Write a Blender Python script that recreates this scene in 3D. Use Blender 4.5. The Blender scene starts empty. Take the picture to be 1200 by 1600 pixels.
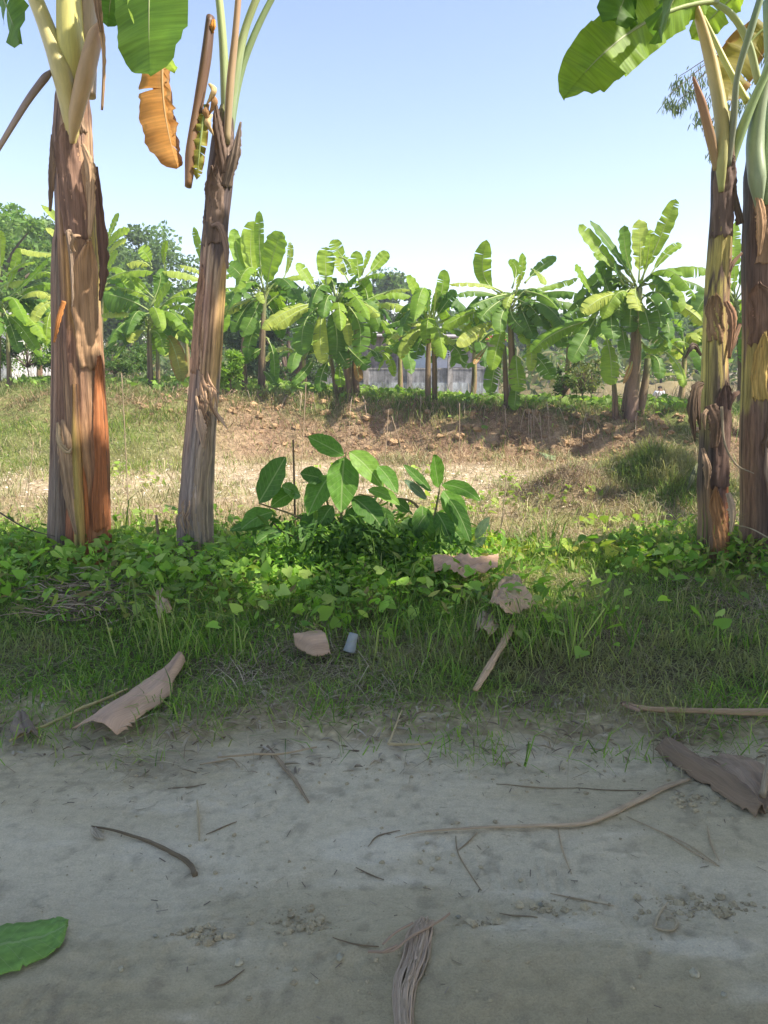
import bpy, math, random
import numpy as np
from mathutils import Vector, Matrix
R = math.radians
scene = bpy.context.scene
COL = scene.collection

# ---------------------------------------------------------------- camera, sky, sun, exposure
CAM = Vector((0.0, 0.0, 1.5)); PITCH = R(10.6); F = 1204.0
cam_d = bpy.data.cameras.new('camera'); cam = bpy.data.objects.new('camera', cam_d); COL.objects.link(cam)
cam.location = CAM; cam.rotation_euler = (R(90) - PITCH, 0, 0)
cam_d.sensor_fit = 'VERTICAL'; cam_d.sensor_height = 24.0; cam_d.lens = 24.0 * F / 1600.0
cam_d.clip_start = 0.05; cam_d.clip_end = 2000
scene.camera = cam
scene.render.resolution_x = 768; scene.render.resolution_y = 1024

SUN_EL = R(50); SUN_A = R(16)       # SUN_A: how far the sun stands on the camera's side of due right
to_sun = Vector((math.cos(SUN_EL) * math.cos(SUN_A), -math.cos(SUN_EL) * math.sin(SUN_A), math.sin(SUN_EL)))
world = bpy.data.worlds.new('World'); scene.world = world; world.use_nodes = True
wn = world.node_tree.nodes; wl = world.node_tree.links
sky = wn.new('ShaderNodeTexSky'); sky.sky_type = 'NISHITA'; sky.sun_disc = False
sky.sun_elevation = SUN_EL; sky.sun_rotation = math.atan2(to_sun.x, to_sun.y)
sky.altitude = 0; sky.air_density = 1.0; sky.dust_density = .6; sky.ozone_density = 3.2
wn['Background'].inputs['Strength'].default_value = 0.125
tint = wn.new('ShaderNodeMix'); tint.data_type = 'RGBA'; tint.blend_type = 'MULTIPLY'; tint.inputs['Factor'].default_value = 1
tint.inputs['B'].default_value = (.95, .80, .75, 1)      # the camera's warmer white balance
wl.new(sky.outputs[0], tint.inputs['A']); wl.new(tint.outputs['Result'], wn['Background'].inputs[0])
sun_d = bpy.data.lights.new('sun', 'SUN'); sun_d.energy = 3.1; sun_d.angle = R(0.6); sun_d.color = (1.0, 0.93, 0.82)
sun = bpy.data.objects.new('sun', sun_d); COL.objects.link(sun)
sun.rotation_euler = to_sun.to_track_quat('Z', 'Y').to_euler()
vs = scene.view_settings
vs.view_transform = 'Standard'; vs.look = 'None'; vs.gamma = 1; vs.use_curve_mapping = False
vs.exposure = 1.62

# ---------------------------------------------------------------- helpers
def tag(o, label=None, cat=None, group=None, kind=None):
    if label: o['label'] = label
    if cat: o['category'] = cat
    if group: o['group'] = group
    if kind: o['kind'] = kind
    return o
def empty(name, loc, label, cat, group=None):
    o = bpy.data.objects.new(name, None); COL.objects.link(o); o.location = loc
    o.empty_display_size = 0.2
    return tag(o, label, cat, group)
def D(px, py, y):                    # the point seen at photo pixel px,py at world depth y
    a = (px - 600) / F; b = (800 - py) / F
    d = Vector((a, math.cos(PITCH) + b * math.sin(PITCH), -math.sin(PITCH) + b * math.cos(PITCH)))
    return CAM + d * (y / d.y)
def ray(px, py):
    a = (px - 600) / F; b = (800 - py) / F
    return Vector((a, math.cos(PITCH) + b * math.sin(PITCH), -math.sin(PITCH) + b * math.cos(PITCH)))
def _h(ix, iy, s):
    n = (ix.astype(np.int64) * 374761393 + iy.astype(np.int64) * 668265263 + s * 974711) & 0x7fffffff
    n = ((n ^ (n >> 13)) * 1274126177) & 0x7fffffff
    n = (n ^ (n >> 16)) & 0xffff
    return n / 65535.0
def _h1(ix, iy, s):
    n = (ix * 374761393 + iy * 668265263 + s * 974711) & 0x7fffffff
    n = ((n ^ (n >> 13)) * 1274126177) & 0x7fffffff
    return ((n ^ (n >> 16)) & 0xffff) / 65535.0
def vn(x, y, s=0):                   # value noise 0..1
    if isinstance(x, (float, int)) and isinstance(y, (float, int)):
        ix = math.floor(x); iy = math.floor(y); fx = x - ix; fy = y - iy
        fx = fx * fx * (3 - 2 * fx); fy = fy * fy * (3 - 2 * fy)
        a = _h1(ix, iy, s); b = _h1(ix + 1, iy, s); c = _h1(ix, iy + 1, s); d = _h1(ix + 1, iy + 1, s)
        return (a * (1 - fx) + b * fx) * (1 - fy) + (c * (1 - fx) + d * fx) * fy
    x = np.asarray(x, float); y = np.asarray(y, float)
    ix = np.floor(x); iy = np.floor(y); fx = x - ix; fy = y - iy
    fx = fx * fx * (3 - 2 * fx); fy = fy * fy * (3 - 2 * fy)
    a = _h(ix, iy, s); b = _h(ix + 1, iy, s); c = _h(ix, iy + 1, s); d = _h(ix + 1, iy + 1, s)
    return (a * (1 - fx) + b * fx) * (1 - fy) + (c * (1 - fx) + d * fx) * fy
def fbm(x, y, s=0, o=4):
    t = 0; a = 0.5; n = 0
    for k in range(o):
        t = t + a * vn(x * 2 ** k + 17.3 * k, y * 2 ** k - 9.1 * k, s + k); n += a; a *= 0.5
    return t / n
def sst(a, b, x):
    t = np.clip((np.asarray(x, float) - a) / (b - a), 0, 1); return t * t * (3 - 2 * t)
def lerp(a, b, t): return a + (b - a) * t

def bankline(x): return 17.3 - 0.24 * np.clip(x, -14, 9)
def H(x, y):                         # the lie of the land
    x = np.asarray(x, float); y = np.asarray(y, float)
    verge_end = 6.5 - 0.9 * np.exp(-((x - 1.3) / 0.9) ** 2) + 0.3 * (vn(x * 0.9, x * 0 + 3, 5) - 0.5)
    verge = 0.02 + 0.05 * sst(2.9, 4.4, y) + 0.05 * (fbm(x * 1.1, y * 1.1, 3) - 0.5) * sst(2.9, 3.6, y)
    field = -0.58 + 0.042 * (np.clip(y, 7, 17) - 8) + 0.10 * (fbm(x * 0.5, y * 0.5, 11) - 0.5) + 0.05 * (fbm(x * 2.2, y * 2.2, 12) - 0.5)
    field = field + 0.46 * np.exp(-(((x - 2.75) / 0.50) ** 2 + ((y - 11.4) / 0.7) ** 2))
    field = field + 0.62 * np.exp(-(((x - 4.3) / 0.85) ** 2 + ((y - 12.0) / 1.0) ** 2))
    yb = bankline(x); wl_ = lerp(1.45, 4.6, sst(-.5, -6.0, x))
    top = lerp(0.58, 0.98, sst(5.0, -6.0, x)) + 0.14 * (fbm(x * 0.6, y * 0.6, 21) - 0.5)
    rag = 0.7 * (fbm(x * 0.8, y * 0 + 5, 31) - 0.5)
    t = sst(0, 1, (y + rag - (yb - wl_)) / wl_)
    z = lerp(verge, field, sst(0, 1.7, y - verge_end))
    z = lerp(z, top, t)
    z = z + t * sst(yb + 1.5, yb, y) * (.30 * (fbm(x * 1.7, y * 1.7, 33) - .5) + .12 * (fbm(x * 5, y * 5, 34) - .5))
    back = sst(0, 4.5, y - (yb + 2.4 + 1.3 * sst(2, -5, x)))
    far = -0.05 + 0.15 * (fbm(x * 0.15, y * 0.15, 41) - 0.5)
    z = lerp(z, far, back)
    z = lerp(0.0 * z, z, sst(2.55, 3.1, y))
    side = sst(8.0, 12, x) * sst(7, 9, y)   # plot's right-hand bank
    z = lerp(z, np.maximum(z, 0.35), side)
    return z
_gx = np.arange(-24, 24, .06); _gy = np.arange(-2, 48, .06); _X, _Y = np.meshgrid(_gx, _gy); HG = H(_X, _Y)
def bil(Gd, x0, y0, st, x, y):
    u = (x - x0) / st; v = (y - y0) / st; i = int(u); j = int(v)
    if i < 0 or j < 0 or u < 0 or v < 0 or i >= Gd.shape[1] - 1 or j >= Gd.shape[0] - 1: return None
    u -= i; v -= j
    return float((Gd[j, i] * (1 - u) + Gd[j, i + 1] * u) * (1 - v) + (Gd[j + 1, i] * (1 - u) + Gd[j + 1, i + 1] * u) * v)
def Hs(x, y):
    r = bil(HG, -24, -2, .06, x, y)
    return r if r is not None else float(H(np.array([x]), np.array([y]))[0])
def G(px, py, lift=0.0):             # ground point seen at a photo pixel
    d = ray(px, py); t = 0.5
    while t < 120:
        p = CAM + d * t
        if p.z <= Hs(p.x, p.y): break
        t *= 1.02
    lo, hi = t / 1.02, t
    for _ in range(12):
        t = (lo + hi) / 2; p = CAM + d * t
        if p.z <= Hs(p.x, p.y): hi = t
        else: lo = t
    p = CAM + d * t; p.z = Hs(p.x, p.y) + lift
    return p

# ------------- mesh building
def raw_mesh(name, V, quads=None, tris=None, col=None, uv=None, mats=(), smooth=True, parent=None, midx=None):
    V = np.asarray(V, np.float32); me = bpy.data.meshes.new(name)
    q = np.zeros((0, 4), np.int32) if quads is None or len(quads) == 0 else np.asarray(quads, np.int32)
    t = np.zeros((0, 3), np.int32) if tris is None or len(tris) == 0 else np.asarray(tris, np.int32)
    me.vertices.add(len(V)); me.vertices.foreach_set('co', V.ravel())
    nl = q.size + t.size; me.loops.add(nl); me.polygons.add(len(q) + len(t))
    me.loops.foreach_set('vertex_index', np.concatenate([q.ravel(), t.ravel()]).astype(np.int32))
    ls = np.concatenate([np.arange(len(q)) * 4, q.size + np.arange(len(t)) * 3]).astype(np.int32)
    me.polygons.foreach_set('loop_start', ls)
    me.polygons.foreach_set('use_smooth', np.full(len(ls), smooth))
    if midx is not None: me.polygons.foreach_set('material_index', np.asarray(midx, np.int32))
    if col is not None:
        c = np.ones((len(V), 4), np.float32); c[:, :3] = col
        a = me.color_attributes.new('Col', 'FLOAT_COLOR', 'POINT'); a.data.foreach_set('color', c.ravel())
    if uv is not None:
        u = me.uv_layers.new(name='UVMap'); idx = np.concatenate([q.ravel(), t.ravel()])
        u.data.foreach_set('uv', np.asarray(uv, np.float32)[idx].ravel())
    me.update(calc_edges=True); me.validate()
    for m in mats: me.materials.append(m)
    o = bpy.data.objects.new(name, me); COL.objects.link(o)
    if parent is not None:
        o.parent = parent; o.matrix_parent_inverse = Matrix.Translation(-parent.location)
    return o
def origin_to(o, p):                 # move a world-space mesh's origin to its base
    p = Vector(p); o.data.transform(Matrix.Translation(-p)); o.location = p; return o
class MB:
    def __init__(s): s.v = []; s.q = []; s.t = []; s.c = []; s.uv = []
    def add(s, V, Q=(), T=(), C=None, UV=None):
        n = len(s.v); s.v += [tuple(p) for p in V]
        s.q += [tuple(i + n for i in f) for f in Q]; s.t += [tuple(i + n for i in f) for f in T]
        s.c += (list(C) if C is not None else [(1, 1, 1)] * len(V)); s.uv += (list(UV) if UV is not None else [(0, 0)] * len(V))
    def tube(s, pts, rad, n=8, col=(1, 1, 1), cap=True, wob=0.0, flat=1.0):
        pts = [Vector(p) for p in pts]; V = []; Q = []; UV = []; L = 0
        rad = rad if hasattr(rad, '__len__') else [rad] * len(pts)
        ref = Vector((0.13, 0.07, 1)).normalized()
        for i, p in enumerate(pts):
            T = (pts[min(i + 1, len(pts) - 1)] - pts[max(i - 1, 0)]).normalized()
            if i == 0: A = T.cross(ref if abs(T.dot(ref)) < .9 else Vector((1, 0.1, 0))).normalized()
            else: A = (A - T * A.dot(T)).normalized()
            B = T.cross(A)
            if i: L += (p - pts[i - 1]).length
            for k in range(n):
                a = 2 * math.pi * k / n; r = rad[i] * (1 + (random.uniform(-wob, wob) if wob else 0))
                V.append(p + A * (math.cos(a) * r) + B * (math.sin(a) * r * flat)); UV.append((a * rad[0], L))
        for i in range(len(pts) - 1):
            for k in range(n): Q.append((i * n + k, i * n + (k + 1) % n, (i + 1) * n + (k + 1) % n, (i + 1) * n + k))
        Tt = []
        if cap:
            V.append(pts[0]); UV.append((0, 0)); V.append(pts[-1]); UV.append((0, L)); m = len(V)
            for k in range(n):
                Tt.append((m - 2, (k + 1) % n, k)); Tt.append((m - 1, (len(pts) - 1) * n + k, (len(pts) - 1) * n + (k + 1) % n))
        s.add(V, Q, Tt, [col] * len(V), UV)
    def box(s, a, b, col=(1, 1, 1)):
        x0, y0, z0 = a; x1, y1, z1 = b
        V = [(x0, y0, z0), (x1, y0, z0), (x1, y1, z0), (x0, y1, z0), (x0, y0, z1), (x1, y0, z1), (x1, y1, z1), (x0, y1, z1)]
        s.add(V, [(0, 3, 2, 1), (4, 5, 6, 7), (0, 1, 5, 4), (1, 2, 6, 5), (2, 3, 7, 6), (3, 0, 4, 7)], C=[col] * 8, UV=[(p[0] + p[1], p[2]) for p in V])
    def build(s, name, mat, parent=None, smooth=True):
        return raw_mesh(name, s.v, s.q, s.t, s.c, s.uv, [mat], smooth, parent)
def spline(pts, n):                  # Catmull-Rom through points
    P = [Vector(p) for p in pts]; P = [P[0] * 2 - P[1]] + P + [P[-1] * 2 - P[-2]]; out = []
    segs = len(P) - 3
    for i in range(n):
        u = i / (n - 1) * segs; k = min(int(u), segs - 1); t = u - k
        a, b, c, d = P[k:k + 4]
        out.append(0.5 * ((2 * b) + (c - a) * t + (2 * a - 5 * b + 4 * c - d) * t * t + (3 * b - a - 3 * c + d) * t ** 3))
    return out
def scatter(TV, TQ, TT, pos, frames, scale, col, cvar=None):
    """copies of a small template: pos (n,3), frames (n,3,3) columns = axes, scale (n,)|(n,3), col (n,3)"""
    TV = np.asarray(TV, float); n = len(pos); k = len(TV)
    sc = scale if scale.ndim == 2 else np.repeat(scale[:, None], 3, 1)
    V = np.einsum('nij,nkj->nki', frames, TV[None] * sc[:, None, :]) + pos[:, None, :]
    off = (np.arange(n) * k)[:, None, None]
    Q = (np.asarray(TQ)[None] + off).reshape(-1, 4) if len(TQ) else []
    T = (np.asarray(TT)[None] + off).reshape(-1, 3) if len(TT) else []
    C = np.repeat(col, k, 0)
    return V.reshape(-1, 3), Q, T, C
def rand_frames(rng, n, up=0.6, tilt=None):
    """z axis (leaf normal) around up with spread; x = leaf length direction"""
    nz = rng.normal(0, 1, (n, 3)) * (1 - up) + np.array([0, 0, 1.0]) * up
    nz /= np.linalg.norm(nz, axis=1)[:, None]
    d = rng.normal(0, 1, (n, 3)); x = d - (d * nz).sum(1)[:, None] * nz; x /= np.linalg.norm(x, axis=1)[:, None]
    y = np.cross(nz, x)
    return np.stack([x, y, nz], 2)
def pal(rng, n, cols, w=None):
    c = np.asarray(cols, float); i = rng.choice(len(c), n, p=w); j = rng.choice(len(c), n, p=w); t = rng.random((n, 1)) * .5
    return (c[i] * (1 - t) + c[j] * t) * (0.8 + 0.4 * rng.random((n, 1)))
def blades(rng, x, y, z, h, w, lean, col, curl=0.5):
    """grass blades: 5 verts each"""
    n = len(x); a = rng.random(n) * 2 * np.pi; d = np.stack([np.cos(a), np.sin(a), 0 * a], 1)
    b = rng.random(n) * 2 * np.pi; s = np.stack([np.cos(b), np.sin(b), 0 * b], 1) * (w / 2)[:, None]
    base = np.stack([x, y, z], 1); ln = (h * lean)[:, None]
    up = np.array([0, 0, 1.0])
    mid = base + d * ln * .35 + up * (h * 0.6 * np.sqrt(np.clip(1 - lean ** 2 * .5, .1, 1)))[:, None]
    tip = base + d * ln * (1.0 + curl * .3) + up * (h * np.clip(1 - lean * curl, .15, 1))[:, None]
    V = np.stack([base - s, base + s, mid - s * .8, mid + s * .8, tip], 1).reshape(-1, 3)
    o = (np.arange(n) * 5)[:, None]
    Q = o + np.array([[0, 1, 3, 2]]); T = o + np.array([[2, 3, 4]])
    return V, Q, T, np.repeat(col, 5, 0)

# ------------- materials
def newmat(name):
    m = bpy.data.materials.new(name); m.use_nodes = True; nt = m.node_tree; nt.nodes.clear()
    out = nt.nodes.new('ShaderNodeOutputMaterial'); return m, nt, out
def N(nt, t, **kw):
    n = nt.nodes.new(t)
    for k, v in kw.items():
        if k in n.inputs: n.inputs[k].default_value = v
        else: setattr(n, k, v)
    return n
def ramp(nt, fac, stops):
    r = nt.nodes.new('ShaderNodeValToRGB'); nt.links.new(fac, r.inputs[0]); e = r.color_ramp.elements
    e[0].position, e[0].color = stops[0][0], (*stops[0][1], 1); e[1].position, e[1].color = stops[-1][0], (*stops[-1][1], 1)
    for p, c in stops[1:-1]: x = e.new(p); x.color = (*c, 1)
    return r.outputs[0]
def mul(nt, a, b, fac=1.0, typ='MULTIPLY'):
    m = nt.nodes.new('ShaderNodeMix'); m.data_type = 'RGBA'; m.blend_type = typ; m.inputs['Factor'].default_value = fac
    for s, v in ((m.inputs['A'], a), (m.inputs['B'], b)):
        if isinstance(v, tuple): s.default_value = (*v, 1)
        else: nt.links.new(v, s)
    return m.outputs['Result']
def coords(nt, kind, scale):
    tc = nt.nodes.new('ShaderNodeTexCoord'); mp = nt.nodes.new('ShaderNodeMapping'); mp.inputs['Scale'].default_value = scale
    nt.links.new(tc.outputs[kind], mp.inputs[0]); return mp.outputs[0]
def bump(nt, h, strength, dist):
    b = N(nt, 'ShaderNodeBump', Strength=strength, Distance=dist); nt.links.new(h, b.inputs['Height']); return b.outputs[0]
def leafmat(name, rough=0.55, trans=0.4, tint=(1.5, 1.6, 0.7), spec=0.18, var=0.0):   # colour from the Col attribute
    m, nt, out = newmat(name); L = nt.links
    at = N(nt, 'ShaderNodeVertexColor', layer_name='Col'); c = at.outputs[0]
    p = N(nt, 'ShaderNodeBsdfPrincipled', Roughness=rough); p.inputs['Specular IOR Level'].default_value = spec
    L.new(c, p.inputs['Base Color'])
    t = N(nt, 'ShaderNodeBsdfTranslucent'); L.new(mul(nt, c, tint), t.inputs[0])
    mx = N(nt, 'ShaderNodeMixShader', Fac=trans); L.new(p.outputs[0], mx.inputs[1]); L.new(t.outputs[0], mx.inputs[2]); L.new(mx.outputs[0], out.inputs[0])
    return m
def colmat(name, scale=(30, 30, 30), kind='Object', contrast=(0.6, 1.25), rough=0.85, bumps=0.4, dist=0.01, det=6, spec=0.2, tn=(1, 1, 1)):
    m, nt, out = newmat(name); L = nt.links
    at = N(nt, 'ShaderNodeVertexColor', layer_name='Col')
    nz = N(nt, 'ShaderNodeTexNoise', Scale=1.0, Detail=det, Roughness=0.65); L.new(coords(nt, kind, scale), nz.inputs['Vector'])
    f = ramp(nt, nz.outputs[0], [(0.25, tuple(contrast[0] * v for v in tn)), (0.75, tuple(contrast[1] * v for v in tn))])
    p = N(nt, 'ShaderNodeBsdfPrincipled', Roughness=rough); p.inputs['Specular IOR Level'].default_value = spec
    L.new(mul(nt, at.outputs[0], f), p.inputs['Base Color']); L.new(bump(nt, nz.outputs[0], bumps, dist), p.inputs['Normal']); L.new(p.outputs[0], out.inputs[0])
    return m
def banana_mat(name, ca, cb, tr, brown=0.0, trans=0.4):
    m, nt, out = newmat(name); L = nt.links
    tc = nt.nodes.new('ShaderNodeTexCoord'); oi = nt.nodes.new('ShaderNodeObjectInfo')
    sx = N(nt, 'ShaderNodeSeparateXYZ'); L.new(tc.outputs['UV'], sx.inputs[0])
    mp = N(nt, 'ShaderNodeMapping'); mp.inputs['Scale'].default_value = (1.2, 55, 1); L.new(tc.outputs['UV'], mp.inputs[0])
    nz = N(nt, 'ShaderNodeTexNoise', Scale=1.0, Detail=3.0); L.new(mp.outputs[0], nz.inputs['Vector'])
    mp2 = N(nt, 'ShaderNodeMapping'); mp2.inputs['Scale'].default_value = (1.5, 3, 1); L.new(tc.outputs['UV'], mp2.inputs[0])
    big = N(nt, 'ShaderNodeTexNoise', Scale=1.5, Detail=4.0); L.new(mp2.outputs[0], big.inputs['Vector'])
    rnd = mul(nt, ca, cb); rnd.node.blend_type = 'MIX'; L.new(oi.outputs['Random'], rnd.node.inputs['Factor'])
    st = ramp(nt, nz.outputs[0], [(0.3, (.78,) * 3), (0.7, (1.2,) * 3)])
    bg = ramp(nt, big.outputs[0], [(0.3, (.8, .85, .9)), (0.7, (1.18, 1.12, .95))])
    base = mul(nt, mul(nt, rnd, st), bg)
    # brown / yellow edge patches
    ab = N(nt, 'ShaderNodeMath', operation='SUBTRACT'); L.new(sx.outputs[0], ab.inputs[0]); ab.inputs[1].default_value = .5
    ab2 = N(nt, 'ShaderNodeMath', operation='ABSOLUTE'); L.new(ab.outputs[0], ab2.inputs[0])
    ad = N(nt, 'ShaderNodeMath', operation='ADD'); L.new(ab2.outputs[0], ad.inputs[0]); L.new(big.outputs[0], ad.inputs[1])
    fr = ramp(nt, ad.outputs[0], [(1.16 - brown, (0, 0, 0)), (1.24 - brown, (1, 1, 1))])
    mb = mul(nt, base, (0.32, 0.19, 0.06)); mb.node.blend_type = 'MIX'; L.new(fr, mb.node.inputs['Factor'])
    p = N(nt, 'ShaderNodeBsdfPrincipled', Roughness=0.5); p.inputs['Specular IOR Level'].default_value = .22
    L.new(mb, p.inputs['Base Color']); L.new(bump(nt, nz.outputs[0], .5, .004), p.inputs['Normal'])
    t = N(nt, 'ShaderNodeBsdfTranslucent'); L.new(mul(nt, mb, tr), t.inputs[0])
    mx = N(nt, 'ShaderNodeMixShader', Fac=trans); L.new(p.outputs[0], mx.inputs[1]); L.new(t.outputs[0], mx.inputs[2]); L.new(mx.outputs[0], out.inputs[0])
    return m

M_BAN = banana_mat('banana_leaf_green', (.18, .32, .03), (.30, .43, .05), (1.4, 1.4, .9))
M_BAND = banana_mat('banana_leaf_deep', (.09, .19, .03), (.14, .26, .04), (1.4, 1.5, .8))
M_BANY = banana_mat('banana_leaf_light', (.44, .50, .11), (.34, .45, .08), (1.4, 1.4, .8))
M_BANO = banana_mat('banana_leaf_yellowing', (.32, .32, .06), (.30, .26, .06), (1.3, 1.2, .6), brown=.28)
M_BAND_DRY = banana_mat('banana_leaf_dry', (.36, .22, .09), (.42, .26, .10), (1.3, .9, .4), brown=.05, trans=.3)
M_ORANGE = banana_mat('banana_leaf_orange', (.56, .29, .09), (.56, .29, .09), (1.3, .9, .5), brown=.24, trans=.35)
M_LEAF = leafmat('leaf')
M_GRASS = leafmat('grass', rough=.6, trans=.42, tint=(1.3, 1.3, .8), spec=.25)
M_DRY = leafmat('dry_matter', rough=.8, trans=.12, tint=(1.1, 1, .8), spec=.15)
M_TRUNK = colmat('pseudostem_skin', (70, 5, 1), 'UV', (.32, 1.42), .6, .9, .012, 8, .3)
M_PET = colmat('petiole_skin', (60, 6, 1), 'UV', (.8, 1.12), .45, .25, .004, 5, .4)
M_DEAD = colmat('dead_sheath', (150, 6, 1), 'UV', (.5, 1.4), .8, .8, .006, 6, .2, (1.15, 1.05, .85))
M_SHEET = colmat('dead_leaf_skin', (240, 5, 1), 'UV', (.74, 1.2), .85, .5, .003, 6, .15, (1.1, 1.02, .88))
M_BARK = colmat('bark', (12, 12, 3), 'Object', (.55, 1.3), .9, .8, .02, 7, .1)
M_SOIL = colmat('clod', (60, 60, 60), 'Object', (.75, 1.2), .95, .5, .006, 5, .1, (1.3, 1.2, .95))
M_PLAIN = colmat('plain', (8, 8, 8), 'Object', (.85, 1.1), .8, .15, .005, 5, .2)

# ---------------------------------------------------------------- ground and road
def nonuni(a, b, step, far, grow=1.22):
    mid = list(np.arange(a, b + 1e-6, step)); s = step; r = [mid[-1]]
    while r[-1] < far: s *= grow; r.append(r[-1] + s)
    s = step; l = [mid[0]]
    while l[-1] > -far: s *= grow; l.append(l[-1] - s)
    return np.array(l[:0:-1] + mid + r[1:])
def grid_mesh(name, xs, ys, zf, cf, mat):
    X, Y = np.meshgrid(xs, ys); Z = zf(X, Y); C = cf(X, Y)
    V = np.stack([X, Y, Z], 2).reshape(-1, 3); nx = len(xs); ny = len(ys)
    i = (np.arange(ny - 1)[:, None] * nx + np.arange(nx - 1)[None]).ravel()
    Q = np.stack([i, i + 1, i + nx + 1, i + nx], 1)
    return raw_mesh(name, V, Q, None, C.reshape(-1, 3), V[:, :2], [mat])
def mix3(a, b, t): return a * (1 - t[..., None]) + np.asarray(b) * t[..., None]
def ground_col(x, y):
    n1 = fbm(x * 1.3, y * 1.3, 51); n2 = fbm(x * 5, y * 5, 52, 3)
    c = np.zeros(x.shape + (3,)) + np.array([.33, .25, .145])
    c = mix3(c, [.45, .34, .21], sst(.45, .7, n2))
    c = mix3(c, [.24, .26, .07], sst(.5, .68, n1) * .8)
    yb = bankline(x)
    litter = np.exp(-((y - (13.0 - .1 * x)) / 1.9) ** 2) * sst(3.5, 1.5, x)
    c = mix3(c, [.62, .51, .36], np.clip(litter * (.6 + n2 * .6), 0, .9))
    bank = sst(yb - 3.0, yb - 1.9, y) * sst(-4.0, -2.5, x)
    c = mix3(c, [.37, .25, .165], bank * .9); c = mix3(c, [.19, .12, .08], bank * sst(.5, .68, n2) * .7); c = mix3(c, [.50, .38, .25], bank * sst(.5, .3, n2) * .5)
    hump = np.exp(-(((x - 4.3) / 1.1) ** 2 + ((y - 11.8) / 1.2) ** 2)); c = mix3(c, [.13, .17, .05], np.clip(hump * 1.2, 0, .9))
    left = sst(-3.0, -5, x) * sst(13, 15.5, y)
    c = mix3(c, [.16, .22, .055], left * .75)
    c = mix3(c, [.13, .18, .05], sst(yb - .9 + (n1 - .5) * 2, yb - .1 + (n1 - .5) * 2, y) * .85)
    c = mix3(c, [.26, .22, .11], sst(yb + 4, yb + 8, y))
    c = mix3(c, [.15, .14, .07], sst(7.6, 6.6, y))            # ground darkened under the verge plants, for contrast with the blades
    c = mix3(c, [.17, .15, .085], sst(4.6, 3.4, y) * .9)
    e = y - road_edge(x) + .5 * (n1 - .5); c = mix3(c, [.60, .51, .32], sst(.55, .1, e))
    c = mix3(c, [.24, .19, .12], sst(.55, .75, n2) * sst(4.5, 3.5, y) * .6)
    return c
def road_edge(x): return 2.98 + 0.34 * (fbm(x * 1.3, x * 0 + 1, 61) - .5) + .12 * (vn(x * 7, x * 0, 62) - .5)
def soil_mat():
    m, nt, out = newmat('field_soil'); L = nt.links
    at = N(nt, 'ShaderNodeVertexColor', layer_name='Col')
    a = N(nt, 'ShaderNodeTexNoise', Scale=1.0, Detail=8, Roughness=.7); L.new(coords(nt, 'Object', (9, 9, 9)), a.inputs['Vector'])
    v = N(nt, 'ShaderNodeTexVoronoi', Scale=1.0); L.new(coords(nt, 'Object', (26, 26, 26)), v.inputs['Vector'])
    f = ramp(nt, a.outputs[0], [(.3, (.6, .58, .52)), (.55, (1, 1, 1)), (.75, (1.35, 1.3, 1.2))])
    f2 = ramp(nt, v.outputs['Distance'], [(0, (1.2, 1.2, 1.15)), (.7, (.75, .72, .68))])
    p = N(nt, 'ShaderNodeBsdfPrincipled', Roughness=.95); p.inputs['Specular IOR Level'].default_value = .1
    L.new(mul(nt, mul(nt, at.outputs[0], f), f2), p.inputs['Base Color'])
    L.new(bump(nt, a.outputs[0], .8, .05), p.inputs['Normal']); L.new(p.outputs[0], out.inputs[0]); return m
M_FIELD = soil_mat()
ground = grid_mesh('ground', nonuni(-13, 10, .12, 500), nonuni(2.4, 25, .1, 500), lambda x, y: H(x, y) - 0.09 * sst(.12, -.25, y - road_edge(x)), ground_col, M_FIELD)
tag(ground, kind='structure')

TREAD = [G(px, py) for px, py in ((742, 1340), (765, 1345), (788, 1350), (810, 1352), (832, 1350), (850, 1348), (872, 1352))]
def road_z(x, y):
    z = H(x, y) * 0 + .004
    z = z + .035 * (fbm(x * .9, y * 2.2, 63) - .5) + .016 * (fbm(x * 6, y * 9, 64) - .5)
    rough = sst(.48, .66, fbm(x * 1.6, y * 3.2, 65)) * .8 + .25
    z = z + .010 * (fbm(x * 3, y * 26, 69, 3) - .5) + .018 * (fbm(x * 22, y * 24, 66, 3) - .5) * rough + .008 * (vn(x * 70, y * 70, 67) - .5) * rough
    z = z - .022 * np.exp(-((y - 2.02 - .03 * np.sin(x * 2)) / .17) ** 2) + .012 * np.exp(-((y - 1.78) / .06) ** 2) * (.3 + fbm(x * 5, y * 2, 68))
    z = z - .018 * np.exp(-((y - 1.45) / .14) ** 2)
    for i, t in enumerate(TREAD):     # tyre lug prints
        u = x - t.x - .22 * np.clip(t.y - y, 0, .2) * (1 if i < 3 else .3); v = (y - t.y + .06) / .07
        m = np.exp(-(v ** 4)); z = z + .0045 * m * np.exp(-((u) / .006) ** 2) - .0035 * m * np.exp(-((u - .016) / .006) ** 2)
    e = sst(-.05, .20, y - road_edge(x)); z = z * (1 - e) + e * (H(x, y) - .03)
    e2 = sst(5.6, 6.4, np.abs(x)); return z * (1 - e2) - .03 * e2
def road_col(x, y):
    n1 = fbm(x * .8, y * 3.6, 71); n2 = fbm(x * 2.4, y * 9, 72); n3 = fbm(x * 18, y * 18, 73, 3)
    c = np.zeros(x.shape + (3,)) + np.array([.56, .475, .295])
    c = mix3(c, [.68, .585, .39], sst(.42, .62, n1) * .8)
    c = mix3(c, [.42, .345, .195], sst(1.95, 1.5, y + (n2 - .5) * .5) * .75)
    c = mix3(c, [.74, .65, .46], sst(.6, .74, n2) * sst(.4, .6, n1) * .7)
    c = mix3(c, [.27, .225, .15], sst(.62, .8, n3) * .4)
    c = mix3(c, [.30, .255, .17], sst(.58, .75, n2) * sst(-.5, .0, y - road_edge(x)) * .6)
    return c
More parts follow.
